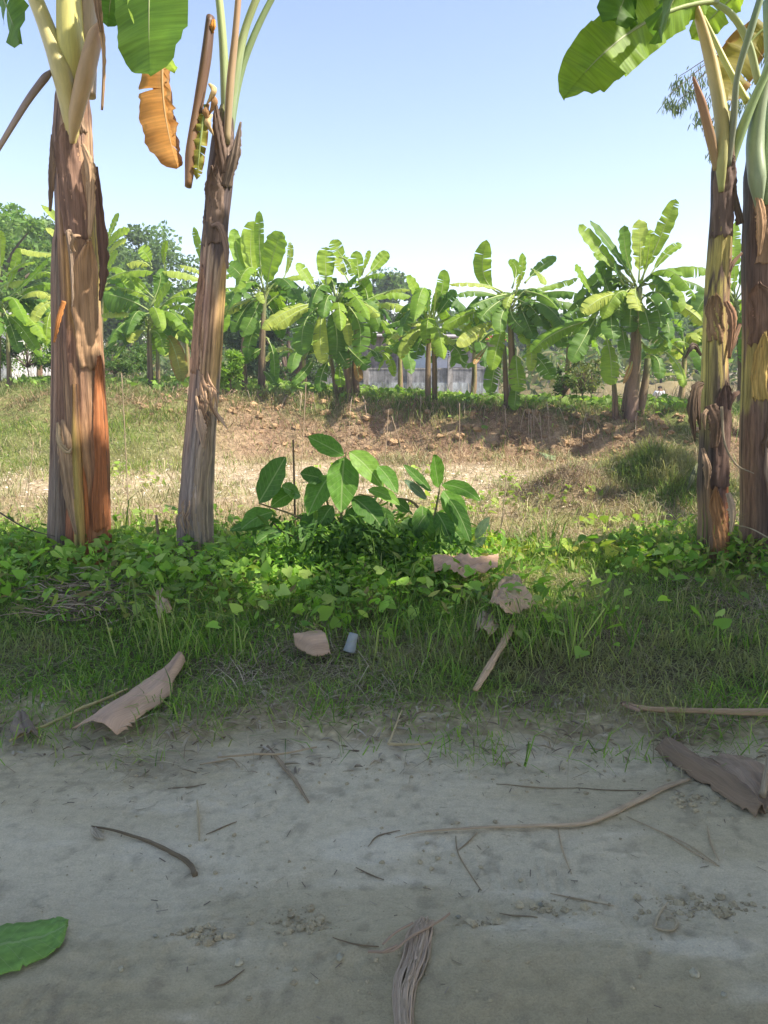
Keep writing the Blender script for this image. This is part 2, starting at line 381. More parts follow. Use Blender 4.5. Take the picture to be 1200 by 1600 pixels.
def road_mat():
    m, nt, out = newmat('dusty_road'); L = nt.links
    at = N(nt, 'ShaderNodeVertexColor', layer_name='Col')
    a = N(nt, 'ShaderNodeTexNoise', Scale=1.0, Detail=10, Roughness=.72); L.new(coords(nt, 'Object', (22, 30, 22)), a.inputs['Vector'])
    b = N(nt, 'ShaderNodeTexNoise', Scale=1.0, Detail=4, Roughness=.6); L.new(coords(nt, 'Object', (180, 180, 180)), b.inputs['Vector'])
    f = ramp(nt, a.outputs[0], [(.32, (.86,) * 3), (.5, (1, 1, 1)), (.70, (1.1, 1.1, 1.1))])
    g = ramp(nt, b.outputs[0], [(.3, (.86,) * 3), (.7, (1.1,) * 3)])
    p = N(nt, 'ShaderNodeBsdfPrincipled', Roughness=.95); p.inputs['Specular IOR Level'].default_value = .08
    L.new(mul(nt, mul(nt, at.outputs[0], f), g), p.inputs['Base Color'])
    b1 = N(nt, 'ShaderNodeBump', Strength=.9, Distance=.014); L.new(a.outputs[0], b1.inputs['Height'])
    b2 = N(nt, 'ShaderNodeBump', Strength=.6, Distance=.003); L.new(b.outputs[0], b2.inputs['Height']); L.new(b1.outputs[0], b2.inputs['Normal'])
    L.new(b2.outputs[0], p.inputs['Normal']); L.new(p.outputs[0], out.inputs[0]); return m
ry = np.concatenate([np.arange(-7, 1.0, .25), np.arange(1.0, 3.5, .011)])
rx = np.concatenate([np.arange(-6.4, -2.3, .12), np.arange(-2.3, 2.3, .011), np.arange(2.3, 6.5, .12)])
tag(grid_mesh('dirt_road', rx, ry, road_z, road_col, road_mat()), kind='structure')
_X, _Y = np.meshgrid(np.arange(-3.2, 3.2, .01), np.arange(1.0, 3.8, .01)); RZG = road_z(_X, _Y); REG = road_edge(_X[0])
def rz(x, y): return bil(RZG, -3.2, 1.0, .01, x, y) or 0.0
def re(x): return float(REG[min(max(int((x + 3.2) / .01), 0), len(REG) - 1)])
def RG(px, py, lift=0.0):            # on the road or verge surface
    p = G(px, py)
    z = rz(p.x, p.y) if p.y < re(p.x) - .02 else p.z
    p.z = z + lift; return p

# ---------------------------------------------------------------- grass and low plants ("stuff")
rng = np.random.default_rng(7); random.seed(7)
def zone_grass(name, n, x0, x1, y0, y1, dens, h, w, lean, cols, seed, wts=None, mat=None, zoff=0.0, curl=.6):
    rg = np.random.default_rng(seed); x = rg.uniform(x0, x1, n); y = rg.uniform(y0, y1, n)
    keep = rg.random(n) < dens(x, y); x = x[keep]; y = y[keep]; n = len(x)
    # gather into tufts
    cx = x + rg.normal(0, .02, n); cy = y + rg.normal(0, .02, n)
    hh = rg.uniform(h[0], h[1], n) * (.3 + 2.6 * fbm(x * 2.6, y * 2.6, seed) ** 2); ww = rg.uniform(w[0], w[1], n)
    col = pal(rg, n, cols, wts); pt = (sst(.48, .72, fbm(x * 1.6, y * 1.6, seed + 500)) * .7)[:, None]
    col = col * (1 - pt) + np.array([.36, .32, .17]) * pt * (.7 + .6 * rg.random((n, 1)))
    V, Q, T, C = blades(rg, cx, cy, H(cx, cy) + zoff, hh, ww, rg.uniform(lean[0], lean[1], n), col, curl)
    return raw_mesh(name, V, Q, T, C, None, [mat or M_GRASS])
GREEN = [(.17, .32, .04), (.26, .43, .06), (.42, .48, .15), (.08, .17, .03)]
STRAW = [(.42, .34, .19), (.52, .43, .27), (.30, .22, .12), (.22, .26, .08)]
# how far the verge grass is worn: sparse near the road
def d_verge(x, y): return .35 * sst(.52, .68, fbm(x * 3, y * 4, 88)) * sst(-.5, -.1, y - road_edge(x)) * sst(.1, -.1, y - road_edge(x)) + sst(-.10, .40, y - road_edge(x) + .5 * (fbm(x * 2, y * 2, 81) - .5)) * .9 + .08 * sst(-.25, 0, y - road_edge(x))
tag(zone_grass('verge_grass', 110000, -4.2, 4.2, 2.7, 6.6, d_verge, (.04, .14), (.0032, .0075), (.4, 1.5), GREEN, 101, [.4, .3, .15, .15]), kind='stuff')
tag(zone_grass('dry_grass_litter', 60000, -4.2, 4.2, 2.62, 6.0, lambda x, y: d_verge(x, y) * sst(.36, .6, fbm(x * 1.7, y * 1.7, 82)) + .035, (.04, .15), (.0024, .0055), (1.1, 1.9), [(.48, .40, .25), (.33, .26, .16), (.58, .49, .33), (.22, .16, .1)], 102, mat=M_DRY, curl=.85), kind='stuff')
tag(zone_grass('tall_verge_grass', 16000, -3.8, 3.8, 3.6, 6.8, lambda x, y: sst(.45, .65, fbm(x * 1.2, y * 1.2, 83)), (.12, .34), (.004, .009), (.3, .9), GREEN, 103), kind='stuff')
# field: greener near the camera, straw beyond
def fld(x, y): return sst(7.0, 8.0, y) * sst(bankline(x) - 1, bankline(x) - 2.4, y)
def xwin(x, y, m=1.5): return (np.abs(x) < (y * .5 + m)).astype(float)
tag(zone_grass('field_straw', 120000, -9, 9, 7.0, 16.8, lambda x, y: fld(x, y) * xwin(x, y) * (.16 + .84 * sst(11.5, 9.0, y)), (.06, .28), (.006, .013), (.4, 1.5), STRAW, 104, [.35, .25, .2, .2], M_DRY), kind='stuff')
tag(zone_grass('field_grass', 90000, -9, 9, 6.6, 16.8, lambda x, y: xwin(x, y) * (sst(10.5, 7.5, y + 1.6 * (fbm(x * .7, y * .7, 84) - .5)) * .9 + .2 * sst(.5, .7, fbm(x * .9, y * .9, 85)) + .9 * sst(-3, -4.5, x) * sst(12.5, 14, y)), (.07, .26), (.007, .015), (.3, 1.2), [(.16, .26, .04), (.28, .36, .07), (.38, .40, .12), (.09, .17, .03)], 105), kind='stuff')
tag(zone_grass('hump_grass', 26000, 1.8, 6.2, 10, 14, lambda x, y: np.clip(np.exp(-(((x - 4.3) / 1.0) ** 2 + ((y - 11.8) / 1.1) ** 2)) * 1.3, 0, 1), (.12, .34), (.007, .014), (.4, 1.3), [(.13, .22, .04), (.22, .29, .07), (.08, .14, .03)], 108), kind='stuff')
tag(zone_grass('dry_hump_grass', 14000, 1.6, 4.4, 10, 13, lambda x, y: np.clip(np.exp(-(((x - 2.75) / .6) ** 2 + ((y - 11.4) / .8) ** 2)) * 1.3, 0, 1), (.12, .30), (.006, .012), (.6, 1.6), [(.42, .32, .2), (.3, .22, .14), (.2, .15, .1)], 109, mat=M_DRY), kind='stuff')
tag(zone_grass('bank_grass', 70000, -12, 9, 13.5, 25, lambda x, y: xwin(x, y, 2.5) * sst(-1.7, .2, y - bankline(x) + 2.6 * (fbm(x * .7, y * .7, 86) - .5)) * (1 - .75 * sst(1, 2, x) * sst(0, -.8, y - bankline(x))), (.10, .36), (.008, .017), (.3, 1.1), [(.08, .16, .035), (.13, .22, .05), (.20, .27, .08), (.30, .26, .13)], 106), kind='stuff')
tag(zone_grass('bank_dry_grass', 50000, -9, 9, 13, 19, lambda x, y: xwin(x, y, 2) * np.exp(-((y - bankline(x) + 1.2) / 1.1) ** 2), (.06, .28), (.007, .015), (.7, 1.7), [(.38, .25, .16), (.5, .36, .22), (.24, .15, .09), (.2, .2, .08)], 107, mat=M_DRY, curl=.85), kind='stuff')

# heart-shaped vine leaf template (folded along the rib), 8 verts
HEART_V = [(0, 0, 0), (-.18, .33, .06), (.2, .5, .10), (.62, .30, .05), (1.0, 0, -.12), (.62, -.30, .05), (.2, -.5, .10), (-.18, -.33, .06), (.45, 0, -.03)]
HEART_T = [(0, 2, 1), (0, 8, 2), (8, 3, 2), (8, 4, 3), (0, 7, 6), (0, 6, 8), (8, 6, 5), (8, 5, 4)]
LANCE_V = [(0, 0, 0), (.3, .15, .04), (.3, -.15, .04), (.65, .13, .03), (.65, -.13, .03), (1, 0, -.12), (.3, 0, 0), (.65, 0, -.02)]
LANCE_T = [(0, 6, 1), (0, 2, 6), (7, 5, 3), (7, 4, 5)]; LANCE_Q = [(6, 7, 3, 1), (2, 4, 7, 6)]
def leaf_field(name, n, x0, x1, y0, y1, dens, zlo, zhi, size, cols, seed, tmpl='heart', up=.62, mat=None, wts=None, dome=None):
    rg = np.random.default_rng(seed); x = rg.uniform(x0, x1, n); y = rg.uniform(y0, y1, n)
    k = rg.random(n) < dens(x, y); x = x[k]; y = y[k]; n = len(x)
    top = zhi * (.45 + .9 * fbm(x * 1.6, y * 1.6, seed)) if dome is None else dome(x, y)
    z = H(x, y) + zlo + (top - zlo) * (rg.random(n) ** .55)
    fr = rand_frames(rg, n, up); s = size[0] + (size[1] * 1.05 - size[0]) * rg.random(n) ** 1.7
    c = pal(rg, n, cols, wts)
    TV, TQ, TT = (HEART_V, [], HEART_T) if tmpl == 'heart' else (LANCE_V, LANCE_Q, LANCE_T)
    c = c * (.62 + .76 * fbm(x * 3.5, y * 3.5, seed + 7))[:, None]
    V, Q, T, C = scatter(TV, TQ, TT, np.stack([x, y, z], 1), fr, s, c)
    return tag(raw_mesh(name, V, Q, T, C, None, [mat or M_LEAF]), kind='stuff')
VG = [(.22, .40, .05), (.30, .48, .08), (.14, .28, .04), (.38, .50, .13)]
def d_vine(x, y):
    c = np.exp(-(np.abs(y - 5.05) / .78) ** 3) * sst(.9, -.2, x + .8 * (fbm(x, y, 91) - .5))
    c = c * (1 - .95 * np.exp(-((x + 1.83) / .42) ** 2 - ((y - 4.5) / .28) ** 2))
    low = .32 * sst(.5, .68, fbm(x * 1.7, y * 1.7, 92)) * sst(3.4, 4.2, y)
    return np.clip(c + low, 0, 1) * sst(-3.9, -3.2, x)
leaf_field('vine_cover', 15000, -3.9, 3.6, 3.5, 6.9, d_vine, .02, .25, (.022, .085), VG, 111)
leaf_field('weed_mix', 16000, -3.9, 1.4, 3.9, 6.6, lambda x, y: np.clip(np.exp(-(np.abs(y - 5.0) / 1.0) ** 3) * (.35 + .9 * sst(.42, .62, fbm(x * 2.4, y * 2.4, 97))), 0, 1) * sst(1.4, .7, x) * (1 - .95 * np.exp(-((x + 1.83) / .42) ** 2 - ((y - 4.5) / .28) ** 2)), .01, .24, (.02, .10), [(.17, .30, .05), (.28, .38, .09), (.10, .19, .04), (.36, .36, .12), (.22, .17, .08)], 119, 'lance', .4, wts=[.35, .25, .2, .1, .1])
leaf_field('herb_cover', 17000, -.95, 1.0, 4.3, 6.6, lambda x, y: np.exp(-((x + .05) / .62) ** 2 - ((y - 5.15) / .5) ** 2), .02, .26, (.04, .10), [(.22, .42, .05), (.30, .50, .08), (.15, .30, .04)], 112, 'lance', .45)
leaf_field('right_bank_herbs', 10000, 1.6, 4.2, 4.3, 7.0, lambda x, y: np.exp(-((y - 5.45 + .25 * (x - 2.5)) / .6) ** 2) * sst(1.5, 2.1, x), .01, .20, (.03, .12), [(.17, .32, .05), (.24, .38, .08), (.10, .20, .04), (.34, .34, .12)], 113, 'lance', .4)
leaf_field('sunlit_creeper', 11000, -.2, 3.2, 5.3, 8.8, lambda x, y: np.exp(-((x - 1.1) / .9) ** 2 - ((y - 6.6) / .9) ** 2), .01, .17, (.03, .11), [(.34, .48, .05), (.46, .52, .10), (.26, .38, .04), (.5, .42, .16)], 114, 'heart', .5)
leaf_field('field_seedlings', 3500, -5, 5, 8, 14, lambda x, y: sst(.58, .7, fbm(x * 1.1, y * 1.1, 93)), .01, .14, (.05, .12), [(.25, .38, .06), (.33, .40, .10)], 115)
leaf_field('distant_thicket', 16000, -42, 46, 41, 58, lambda x, y: np.ones_like(x), .0, 2.6, (.35, .9), [(.10, .17, .05), (.15, .22, .07), (.07, .12, .04), (.22, .20, .10)], 120, 'lance', .3)
tag(zone_grass('field_tussocks', 60000, -8, 8, 7.2, 15.5, lambda x, y: xwin(x, y) * sst(.60, .68, fbm(x * 3.2, y * 3.2, 98)), (.14, .34), (.007, .014), (.4, 1.3), [(.40, .36, .18), (.24, .30, .08), (.5, .42, .26), (.15, .2, .06)], 121, mat=M_DRY), kind='stuff')
leaf_field('leaf_litter', 16000, -8, 7, 10.3, 15.5, lambda x, y: np.exp(-((y - 12.7 + .1 * x) / 1.6) ** 2) * sst(4, 2, x), .0, .03, (.04, .10), [(.66, .55, .40), (.48, .36, .24), (.74, .66, .52)], 116, 'lance', .75, M_DRY)
leaf_field('bank_creeper', 20000, -10, 7, 15.5, 27, lambda x, y: np.exp(-((y - bankline(x) - 2.2) / 1.5) ** 2), .02, .25, (.07, .16), [(.22, .36, .07), (.14, .24, .05), (.30, .40, .12)], 117, 'heart', .6)

# ---------------------------------------------------------------- banana plants
LEAFN = [0]
def banana_leaf(parent, P0, P1, P2, W, mat, ref=None, droop=.45, tears=5, n=22, seed=0, pet=.14, ripple=.02, rib=.012, name='leaf', pmat=None, fan=None, petc=(.30, .36, .12), jag=.35, label=None, split=None):
    rd = random.Random(seed * 7919 + 13); P0, P1, P2 = Vector(P0), Vector(P1), Vector(P2)
    C = P1 * 2 - (P0 + P2) * .5
    ref = Vector(ref) if ref else Vector((rd.uniform(-.25, .25), -.62, .78)); ref.normalize()
    cur = lambda t: P0 * (1 - t) ** 2 + C * 2 * t * (1 - t) + P2 * t * t
    Ltot = sum((cur((i + 1) / 12) - cur(i / 12)).length for i in range(12))
    J = 5; V = []; Q = []; UV = []
    def frame(t):
        T = (cur(min(t + .02, 1)) - cur(max(t - .02, 0))).normalized()
        S = T.cross(ref)
        if S.length < .15: S = T.cross(Vector((1, 0, .2)))
        S.normalize(); Nn = S.cross(T).normalized()
        return T, S, Nn
    prof = lambda s: W / 2 * (max(s, 0) ** .42) * (max(1 - s ** 4.5, 0) ** .6) * 1.06
    ph = rd.uniform(0, 6)
    for sg in (-1, 1):
        nt_ = tears + rd.randint(-1, 1) if tears else 0
        cuts = sorted([rd.uniform(.08, .96) for _ in range(max(nt_, 0))]); bnd = [0] + cuts + [1]
        for a, b in zip(bnd[:-1], bnd[1:]):
            if b - a < .015: continue
            m = max(2, int(round((b - a) * n))) + 1
            dr = droop + rd.uniform(-jag, jag) * (.8 if tears > 2 else .3); shr = rd.uniform(.9, 1.0) if tears > 2 else 1.0
            base = len(V)
            for i in range(m):
                s = a + (b - a) * i / (m - 1); t = pet + (1 - pet) * s
                T, S, Nn = frame(t); c = cur(t); w = prof(s) * shr
                gap = 0
                if tears and a > 0 and i == 0: gap = .03 * W
                if tears and b < 1 and i == m - 1: gap = -.03 * W
                pos = c; u = 0
                for j in range(J):
                    f = j / (J - 1); ang = dr * (.35 + .9 * f)
                    if j: pos = pos + (S * sg * math.cos(ang) - Nn * math.sin(ang)) * (w / (J - 1))
                    rp = ripple * W * 3 * f * math.sin(s * 34 + ph + sg) + ripple * W * 2.2 * f * math.sin(s * 83 + ph * 2)
                    V.append(pos + T * (gap * f + .16 * w * f * (1 - s * .6)) + Nn * rp); UV.append((.5 + sg * f * .5, t * Ltot))
            for i in range(m - 1):
                for j in range(J - 1):
                    q = (base + i * J + j, base + (i + 1) * J + j, base + (i + 1) * J + j + 1, base + i * J + j + 1)
                    Q.append(q if sg > 0 else q[::-1])
    nblade = len(Q)
    # midrib and petiole
    mb = MB(); pts = []; rad = []
    for i in range(n):
        t = i / (n - 1) * .985; T, S, Nn = frame(t); pts.append(cur(t) - Nn * rib * .25); rad.append(rib * (1.5 - 1.3 * t ** .6) if t < pet * 1.2 else rib * (1.1 - .95 * t))
    mb.tube(pts, rad, 6, petc)
    o_ = len(V); V += [Vector(p) for p in mb.v]; UV += mb.uv
    Q += [tuple(i + o_ for i in f) for f in mb.q]; Tt = [tuple(i + o_ for i in f) for f in mb.t]
    col = np.ones((len(V), 3), np.float32); col[o_:] = petc
    mi = [0] * nblade + [1] * (len(Q) - nblade) + [1] * len(Tt)
    ob = raw_mesh(name, [tuple(v) for v in V], Q, Tt, col, UV, [mat, pmat or M_PET], True, parent, mi)
    LEAFN[0] += 1
    if label: ob['label'] = label
    return ob
def trunk_col_fn(rows, seed):        # rows: (t, left, middle, right) colours of the sheaths up the stem
    ts = [r[0] for r in rows]
    def f(a, t, r=.1, L=3.0):        # a: angle, 0 = facing camera, + = right
        A = math.sin(a); nz = float(fbm(A * 4 + 3, t * L * 2.2, seed)); t2 = min(max(t + (nz - .5) * .22 + .03 * math.sin(a * 3), 0), 1)
        k = 0
        while k < len(ts) - 2 and t2 > ts[k + 1]: k += 1
        u = min(max((t2 - ts[k]) / (ts[k + 1] - ts[k]), 0), 1)
        u = u * u * (3 - 2 * u); u = u * u * (3 - 2 * u)
        row = [np.array(rows[k][i + 1]) * (1 - u) + np.array(rows[k + 1][i + 1]) * u for i in range(3)]
        A2 = A + (float(fbm(t * L * 3, a * 2, seed + 3)) - .5) * .7
        c = row[1] * (1 - abs(A2)) + (row[0] if A2 < 0 else row[2]) * min(abs(A2), 1) if abs(A2) <= 1 else (row[0] if A2 < 0 else row[2])
        st = float(fbm(a * 9 + 1, t * L * .8, seed + 5)); c = np.array(c)
        if st > .60: c = c * (1 - min((st - .60) * 5, .65))
        elif st < .36: c = c * (1 + min((.36 - st) * 3, .4))
        return tuple(np.clip(c, 0.01, .9))
    return f
def pseudostem(parent, pts, rads, colf, seed, name='pseudostem', seg=56, rings=150, mat=None, sheaths=6):
    c = spline(pts, rings); V = []; UV = []; C = []; L = 0; rr = random.Random(seed)
    rad = np.interp(np.linspace(0, 1, rings), np.linspace(0, 1, len(rads)), rads)
    # overlapping sheath steps spiral up the stem
    steps = [(rr.uniform(0, 6.28), rr.uniform(.015, .05)) for _ in range(sheaths)]
    A, B = np.meshgrid(np.arange(seg) / seg * 2 * math.pi, np.linspace(0, 1, rings))
    length = sum((c[i + 1] - c[i]).length for i in range(rings - 1))
    ridge = (fbm(np.cos(A) * 5 + 9, np.sin(A) * 5 + B * length * .5, seed + 9) - .5) * .12 + (fbm(np.cos(A) * 14, np.sin(A) * 14 + B * length * .9, seed + 10) - .5) * .07 + (fbm(np.cos(A) * 2, np.sin(A) * 2 + B * length * 3, seed + 12) - .5) * .16
    for (a0, h) in steps:
        ph = (A - a0 + B * length * .35) % (2 * math.pi); ridge = ridge + h * (1 - ph / (2 * math.pi))
    for i in range(rings):
        if i: L += (c[i] - c[i - 1]).length
        t = i / (rings - 1)
        for k in range(seg):
            a = A[i, k]; r = rad[i] * (1 + ridge[i, k] - (.17 if seg > 30 else .05))
            V.append((c[i].x + math.sin(a) * r, c[i].y - math.cos(a) * r, c[i].z)); UV.append((a * .13, L))
            C.append(colf(a if a < math.pi else a - 2 * math.pi, t, r, length))
    Q = [(i * seg + k, i * seg + (k + 1) % seg, (i + 1) * seg + (k + 1) % seg, (i + 1) * seg + k) for i in range(rings - 1) for k in range(seg)]
    o = raw_mesh(name, V, Q, [], C, UV, [mat or M_TRUNK], True, parent)
    return o, c, rad
def sheath(parent, c, rad, t0, t1, a0, a1, col, seed, lift=.02, peel=.0, top_point=True, name='dry_sheath', mat=None, n=40, m=12, bulge=1.04, peel_end=1):
    """dry sheath strip hugging the stem between heights t0..t1, angles a0..a1; the peel_end end curls away"""
    rr = random.Random(seed); V = []; UV = []; C = []
    N_ = len(c)
    for i in range(n):
        s = i / (n - 1); t = t0 + (t1 - t0) * s; x = t * (N_ - 1); k = min(int(x), N_ - 2); f = x - k
        p = c[k].lerp(c[k + 1], f); r = (rad[k] * (1 - f) + rad[k + 1] * f) * .93
        e = s if peel_end > 0 else 1 - s
        wf = 1 - (.75 * max(0, (s - .72) / .28) ** 1.4 if top_point else 0) - .15 * abs(math.sin(s * 9 + seed))
        out = r * (bulge - 1) + lift * (.3 + .7 * e) + peel * max(0, (e - .7) / .3) ** 1.6
        am = (a0 + a1) / 2 + .12 * math.sin(s * 5 + seed); hw = (a1 - a0) / 2 * wf
        for j in range(m):
            q = j / (m - 1) * 2 - 1; a = am + hw * q
            o = out * (1 - .55 * q * q * (0 if peel else 1)) + .006 * math.sin(q * 9 + s * 13 + seed) + .004 * rr.uniform(-1, 1)
            V.append((p.x + math.sin(a) * (r + o), p.y - math.cos(a) * (r + o), p.z + (.05 * (float(fbm(q * 6.0, seed * 1.0, 3)) - .5) + rr.uniform(-.02, .02) if i in (0, n - 1) else 0) - peel * .5 * max(0, (e - .8) / .2) ** 2))
            UV.append((a * .13, s * (t1 - t0) * 3)); v = 1 + 1.5 * (float(fbm(q * 6 + seed, s * 2.5, seed, 3)) - .5); C.append(tuple(np.clip(np.array(col) * v, .01, .9)))
    Q = [(i * m + j, i * m + j + 1, (i + 1) * m + j + 1, (i + 1) * m + j) for i in range(n - 1) for j in range(m - 1)]
    ob = raw_mesh(name, V, Q, [], C, UV, [mat or M_DEAD], True, parent)
    sd = ob.modifiers.new('thickness', 'SOLIDIFY'); sd.thickness = .002; sd.offset = 1
    return ob
def ragged(parent, pts, wid, col, seed, name='dry_sheath', curl=.8, mat=None, ref=(0, -1, .1), label=None, n=30, m=13, wob=.15):
    """a torn dry strip following 3D points, wid = list of widths (m)"""
    rr = random.Random(seed); c = spline(pts, n); w = np.interp(np.linspace(0, 1, n), np.linspace(0, 1, len(wid)), wid)
    V = []; UV = []; C = []; ref = Vector(ref).normalized(); L = 0
    for i in range(n):
        T = (c[min(i + 1, n - 1)] - c[max(i - 1, 0)]).normalized(); S = T.cross(ref).normalized(); Nn = S.cross(T).normalized()
        if i: L += (c[i] - c[i - 1]).length
        tw = wob * math.sin(i / n * 7 + seed); S2 = S * math.cos(tw) + Nn * math.sin(tw); N2 = Nn * math.cos(tw) - S * math.sin(tw)
        eL = 1 + rr.uniform(-.28, .14); eR = 1 + rr.uniform(-.28, .14); wl_ = w[i]
        for j in range(m):
            q = j / (m - 1) * 2 - 1; q = q * (eL if q < 0 else eR); ang = q * curl
            rad_ = wl_ / 2 / max(curl, .05)
            V.append(c[i] + S2 * (math.sin(ang) * rad_) + N2 * ((math.cos(ang) - 1) * rad_ + .05 * wl_ * math.sin(q * 9 + i * .15 + seed) + .025 * wl_ * rr.uniform(-1, 1)))
            UV.append((q * w[i] * .5, L)); v = 1 + 1.5 * (float(fbm(q * 5 + seed, L * 5.0, seed, 3)) - .5)
            C.append(tuple(np.clip(np.array(col) * v, .01, .9)))
    Q = [(i * m + j, i * m + j + 1, (i + 1) * m + j + 1, (i + 1) * m + j) for i in range(n - 1) for j in range(m - 1)]
    ob = raw_mesh(name, [tuple(v) for v in V], Q, [], C, UV, [mat or M_DEAD], True, parent)
    sd = ob.modifiers.new('thickness', 'SOLIDIFY'); sd.thickness = .0015; sd.offset = 0
    if label: ob['label'] = label
    return ob
def petiole(parent, pts, rads, col, name='petiole', label=None, flat=.75, col2=None):
    n = 26; c = spline(pts, n); r = np.interp(np.linspace(0, 1, n), np.linspace(0, 1, len(rads)), rads); mb = MB(); mb.tube(c, list(r), 14, col, flat=flat)
    if col2: mb.c = [tuple(np.array(col) * (1 - u) + np.array(col2) * u) for u in [min(max((Vector(v) - c[0]).length / max((c[-1] - c[0]).length, .01) + random.uniform(-.04, .04), 0), 1) for v in mb.v]]
    o = mb.build(name, M_PET, parent)
    if label: o['label'] = label
    return o
def crown_leaves(parent, top, n, seed, Lr=(1.5, 2.1), W=.5, az=None, mats=None, elev=(55, 80), rib=.022, keepz=None):
    """leaves above the picture: rise steeply, arch over"""
    rr = random.Random(seed); top = Vector(top)
    for i in range(n):
        a = (az[i] if az else i * 2.4 + rr.uniform(-.3, .3)); L = rr.uniform(*Lr); e = R(rr.uniform(*elev))
        d = Vector((math.sin(a), -math.cos(a), 0))
        m = top + d * (L * .5 * math.cos(e)) + Vector((0, 0, L * .55 * math.sin(e))); tip = top + d * (L * .95 * math.cos(e) + L * .28) + Vector((0, 0, L * .72 * math.sin(e)))
        banana_leaf(parent, top, m, tip, W * rr.uniform(.85, 1.1), rr.choice(mats or [M_BAN, M_BAND]), ref=(0, 0, 1) if e < R(70) else (-d.x * .5, -d.y * .5, .8), tears=rr.randint(3, 7), seed=seed * 31 + i, rib=rib, pet=.16)

Y0 = 5.5
def P(px, py, y=Y0): return D(px, py, y)
def pr(hw, py=500, y=Y0):            # half-width in photo pixels -> metres
    return hw / F * y
BR = (.31, .185, .12); DK = (.13, .09, .072); TAN = (.55, .35, .20); OR = (.60, .32, .10); RED = (.36, .13, .06); YL = (.62, .47, .13); PINK = (.46, .27, .175); GRY = (.36, .275, .205); YG = (.40, .40, .12)
# plant 1, far left, two stems grown together
b1 = Vector((P(122, 850).x, Y0, Hs(P(122, 850).x, Y0) - .03))
pl1 = empty('banana_plant', b1, 'stout banana plant at the left edge, orange and reddish peeling stem with a yellow stripe', 'banana plant', 'banana plants on the roadside verge')
cf1 = trunk_col_fn([(0, RED, (.30, .10, .05), RED), (.12, RED, (.42, .16, .07), (.40, .15, .06)), (.30, BR, (.56, .33, .16), (.45, .20, .10)), (.44, BR, (.40, .20, .12), TAN), (.55, BR, OR, YL), (.66, BR, (.42, .25, .17), TAN), (.74, DK, PINK, TAN), (.84, BR, (.24, .16, .14), BR), (.93, YG, (.33, .24, .20), BR), (1, YG, (.42, .36, .18), (.4, .3, .2))], 3)
st1, c1, r1 = pseudostem(pl1, [(b1.x + .07, Y0, b1.z - .05), P(138, 840), P(137, 740), P(129, 600), P(124, 480), P(119, 350), P(113, 230), P(112, 160), P(112, 100)], [pr(39), pr(37), pr(35), pr(34), pr(33), pr(31), pr(30), pr(30), pr(25), pr(12)], cf1, 3)
cf1b = trunk_col_fn([(0, BR, BR, DK), (.25, (.26, .17, .13), GRY, DK), (.5, BR, PINK, DK), (.75, BR, GRY, DK), (1, BR, TAN, DK)], 9)
pseudostem(pl1, [(b1.x - .14, Y0 - .03, b1.z - .05), P(96, 845), P(97, 740), P(99, 600), P(98, 470), P(99, 380), P(101, 330)], [pr(27), pr(23), pr(21), pr(20), pr(19), pr(17), pr(9)], cf1b, 9, rings=110, seg=40)
cfy = trunk_col_fn([(0, YL, YL, OR), (.5, OR, YL, OR), (1, BR, OR, BR)], 12)
pseudostem(pl1, [P(126, 860, Y0 - .17), P(124, 800, Y0 - .17), P(119, 700, Y0 - .165), P(116, 600, Y0 - .15)], [pr(9), pr(9), pr(8), pr(4)], cfy, 12, name='sheath_edge', rings=60, seg=16, sheaths=1)
ragged(pl1, [P(97, 655, 5.31), P(100, 690, 5.29), P(104, 730, 5.29), P(112, 790, 5.29), P(120, 835, 5.29)], [.02, .13, .12, .10, .05], (.36, .26, .19), 4, curl=.7)
ragged(pl1, [P(90, 660, 5.29), P(92, 690, 5.25), P(104, 705, 5.25), P(112, 700, 5.27)], [.02, .05, .05, .01], (.48, .38, .27), 14, curl=.8)
ragged(pl1, [P(128, 225, 5.32), P(140, 260, 5.3), P(141, 310, 5.3), P(140, 370, 5.32)], [.03, .08, .07, .03], (.42, .30, .22), 5, curl=.9)
ragged(pl1, [P(118, 375, 5.31), P(106, 362, 5.27), P(110, 400, 5.29), P(113, 460, 5.31), P(112, 480, 5.32)], [.02, .04, .035, .02, .01], (.42, .33, .28), 6, curl=1)
ragged(pl1, [P(128, 368, 5.31), P(116, 368, 5.24), P(112, 385, 5.27), P(117, 395, 5.3)], [.02, .03, .03, .02], (.36, .26, .2), 16, curl=1)
ragged(pl1, [P(150, 260, 5.45), P(158, 370, 5.42), P(160, 430, 5.42), P(156, 470, 5.44)], [.03, .09, .08, .02], (.14, .09, .08), 7, curl=1)
ragged(pl1, [P(82, 210, 5.42), P(80, 260, 5.38), P(78, 330, 5.42)], [.03, .07, .02], (.24, .18, .15), 8, curl=1)
ragged(pl1, [P(99, 470, 5.3), P(90, 505, 5.28), P(84, 535, 5.3)], [.04, .04, .02], (.5, .22, .08), 18, curl=1)
for i, (ta, tb, a0, a1, cc) in enumerate([(.60, .80, -.5, .9, (.24, .16, .14)), (.40, .60, .1, 1.5, (.42, .28, .19)), (.78, .97, -.2, 1.2, (.33, .25, .21)), (.15, .42, .6, 1.5, (.36, .15, .075)), (.05, .30, -.4, .3, (.40, .16, .07))]):
    sheath(pl1, c1, r1, ta, tb, a0, a1, cc, 20 + i, lift=.006, peel=.02 if i % 2 else 0)
petiole(pl1, [P(116, 235, 5.42), P(112, 190, 5.40), P(96, 110, 5.42), P(72, 40), P(45, -30), P(30, -90)], [.03, .07, .088, .07, .06, .05], (.60, .50, .20), col2=(.62, .55, .25), label='thick yellow leaf stalk leaning left')
petiole(pl1, [P(118, 190, 5.55), P(112, 90, 5.5), P(108, -20, 5.5), P(110, -110, 5.5)], [.09, .12, .10, .07], (.60, .56, .16), col2=(.70, .62, .22))
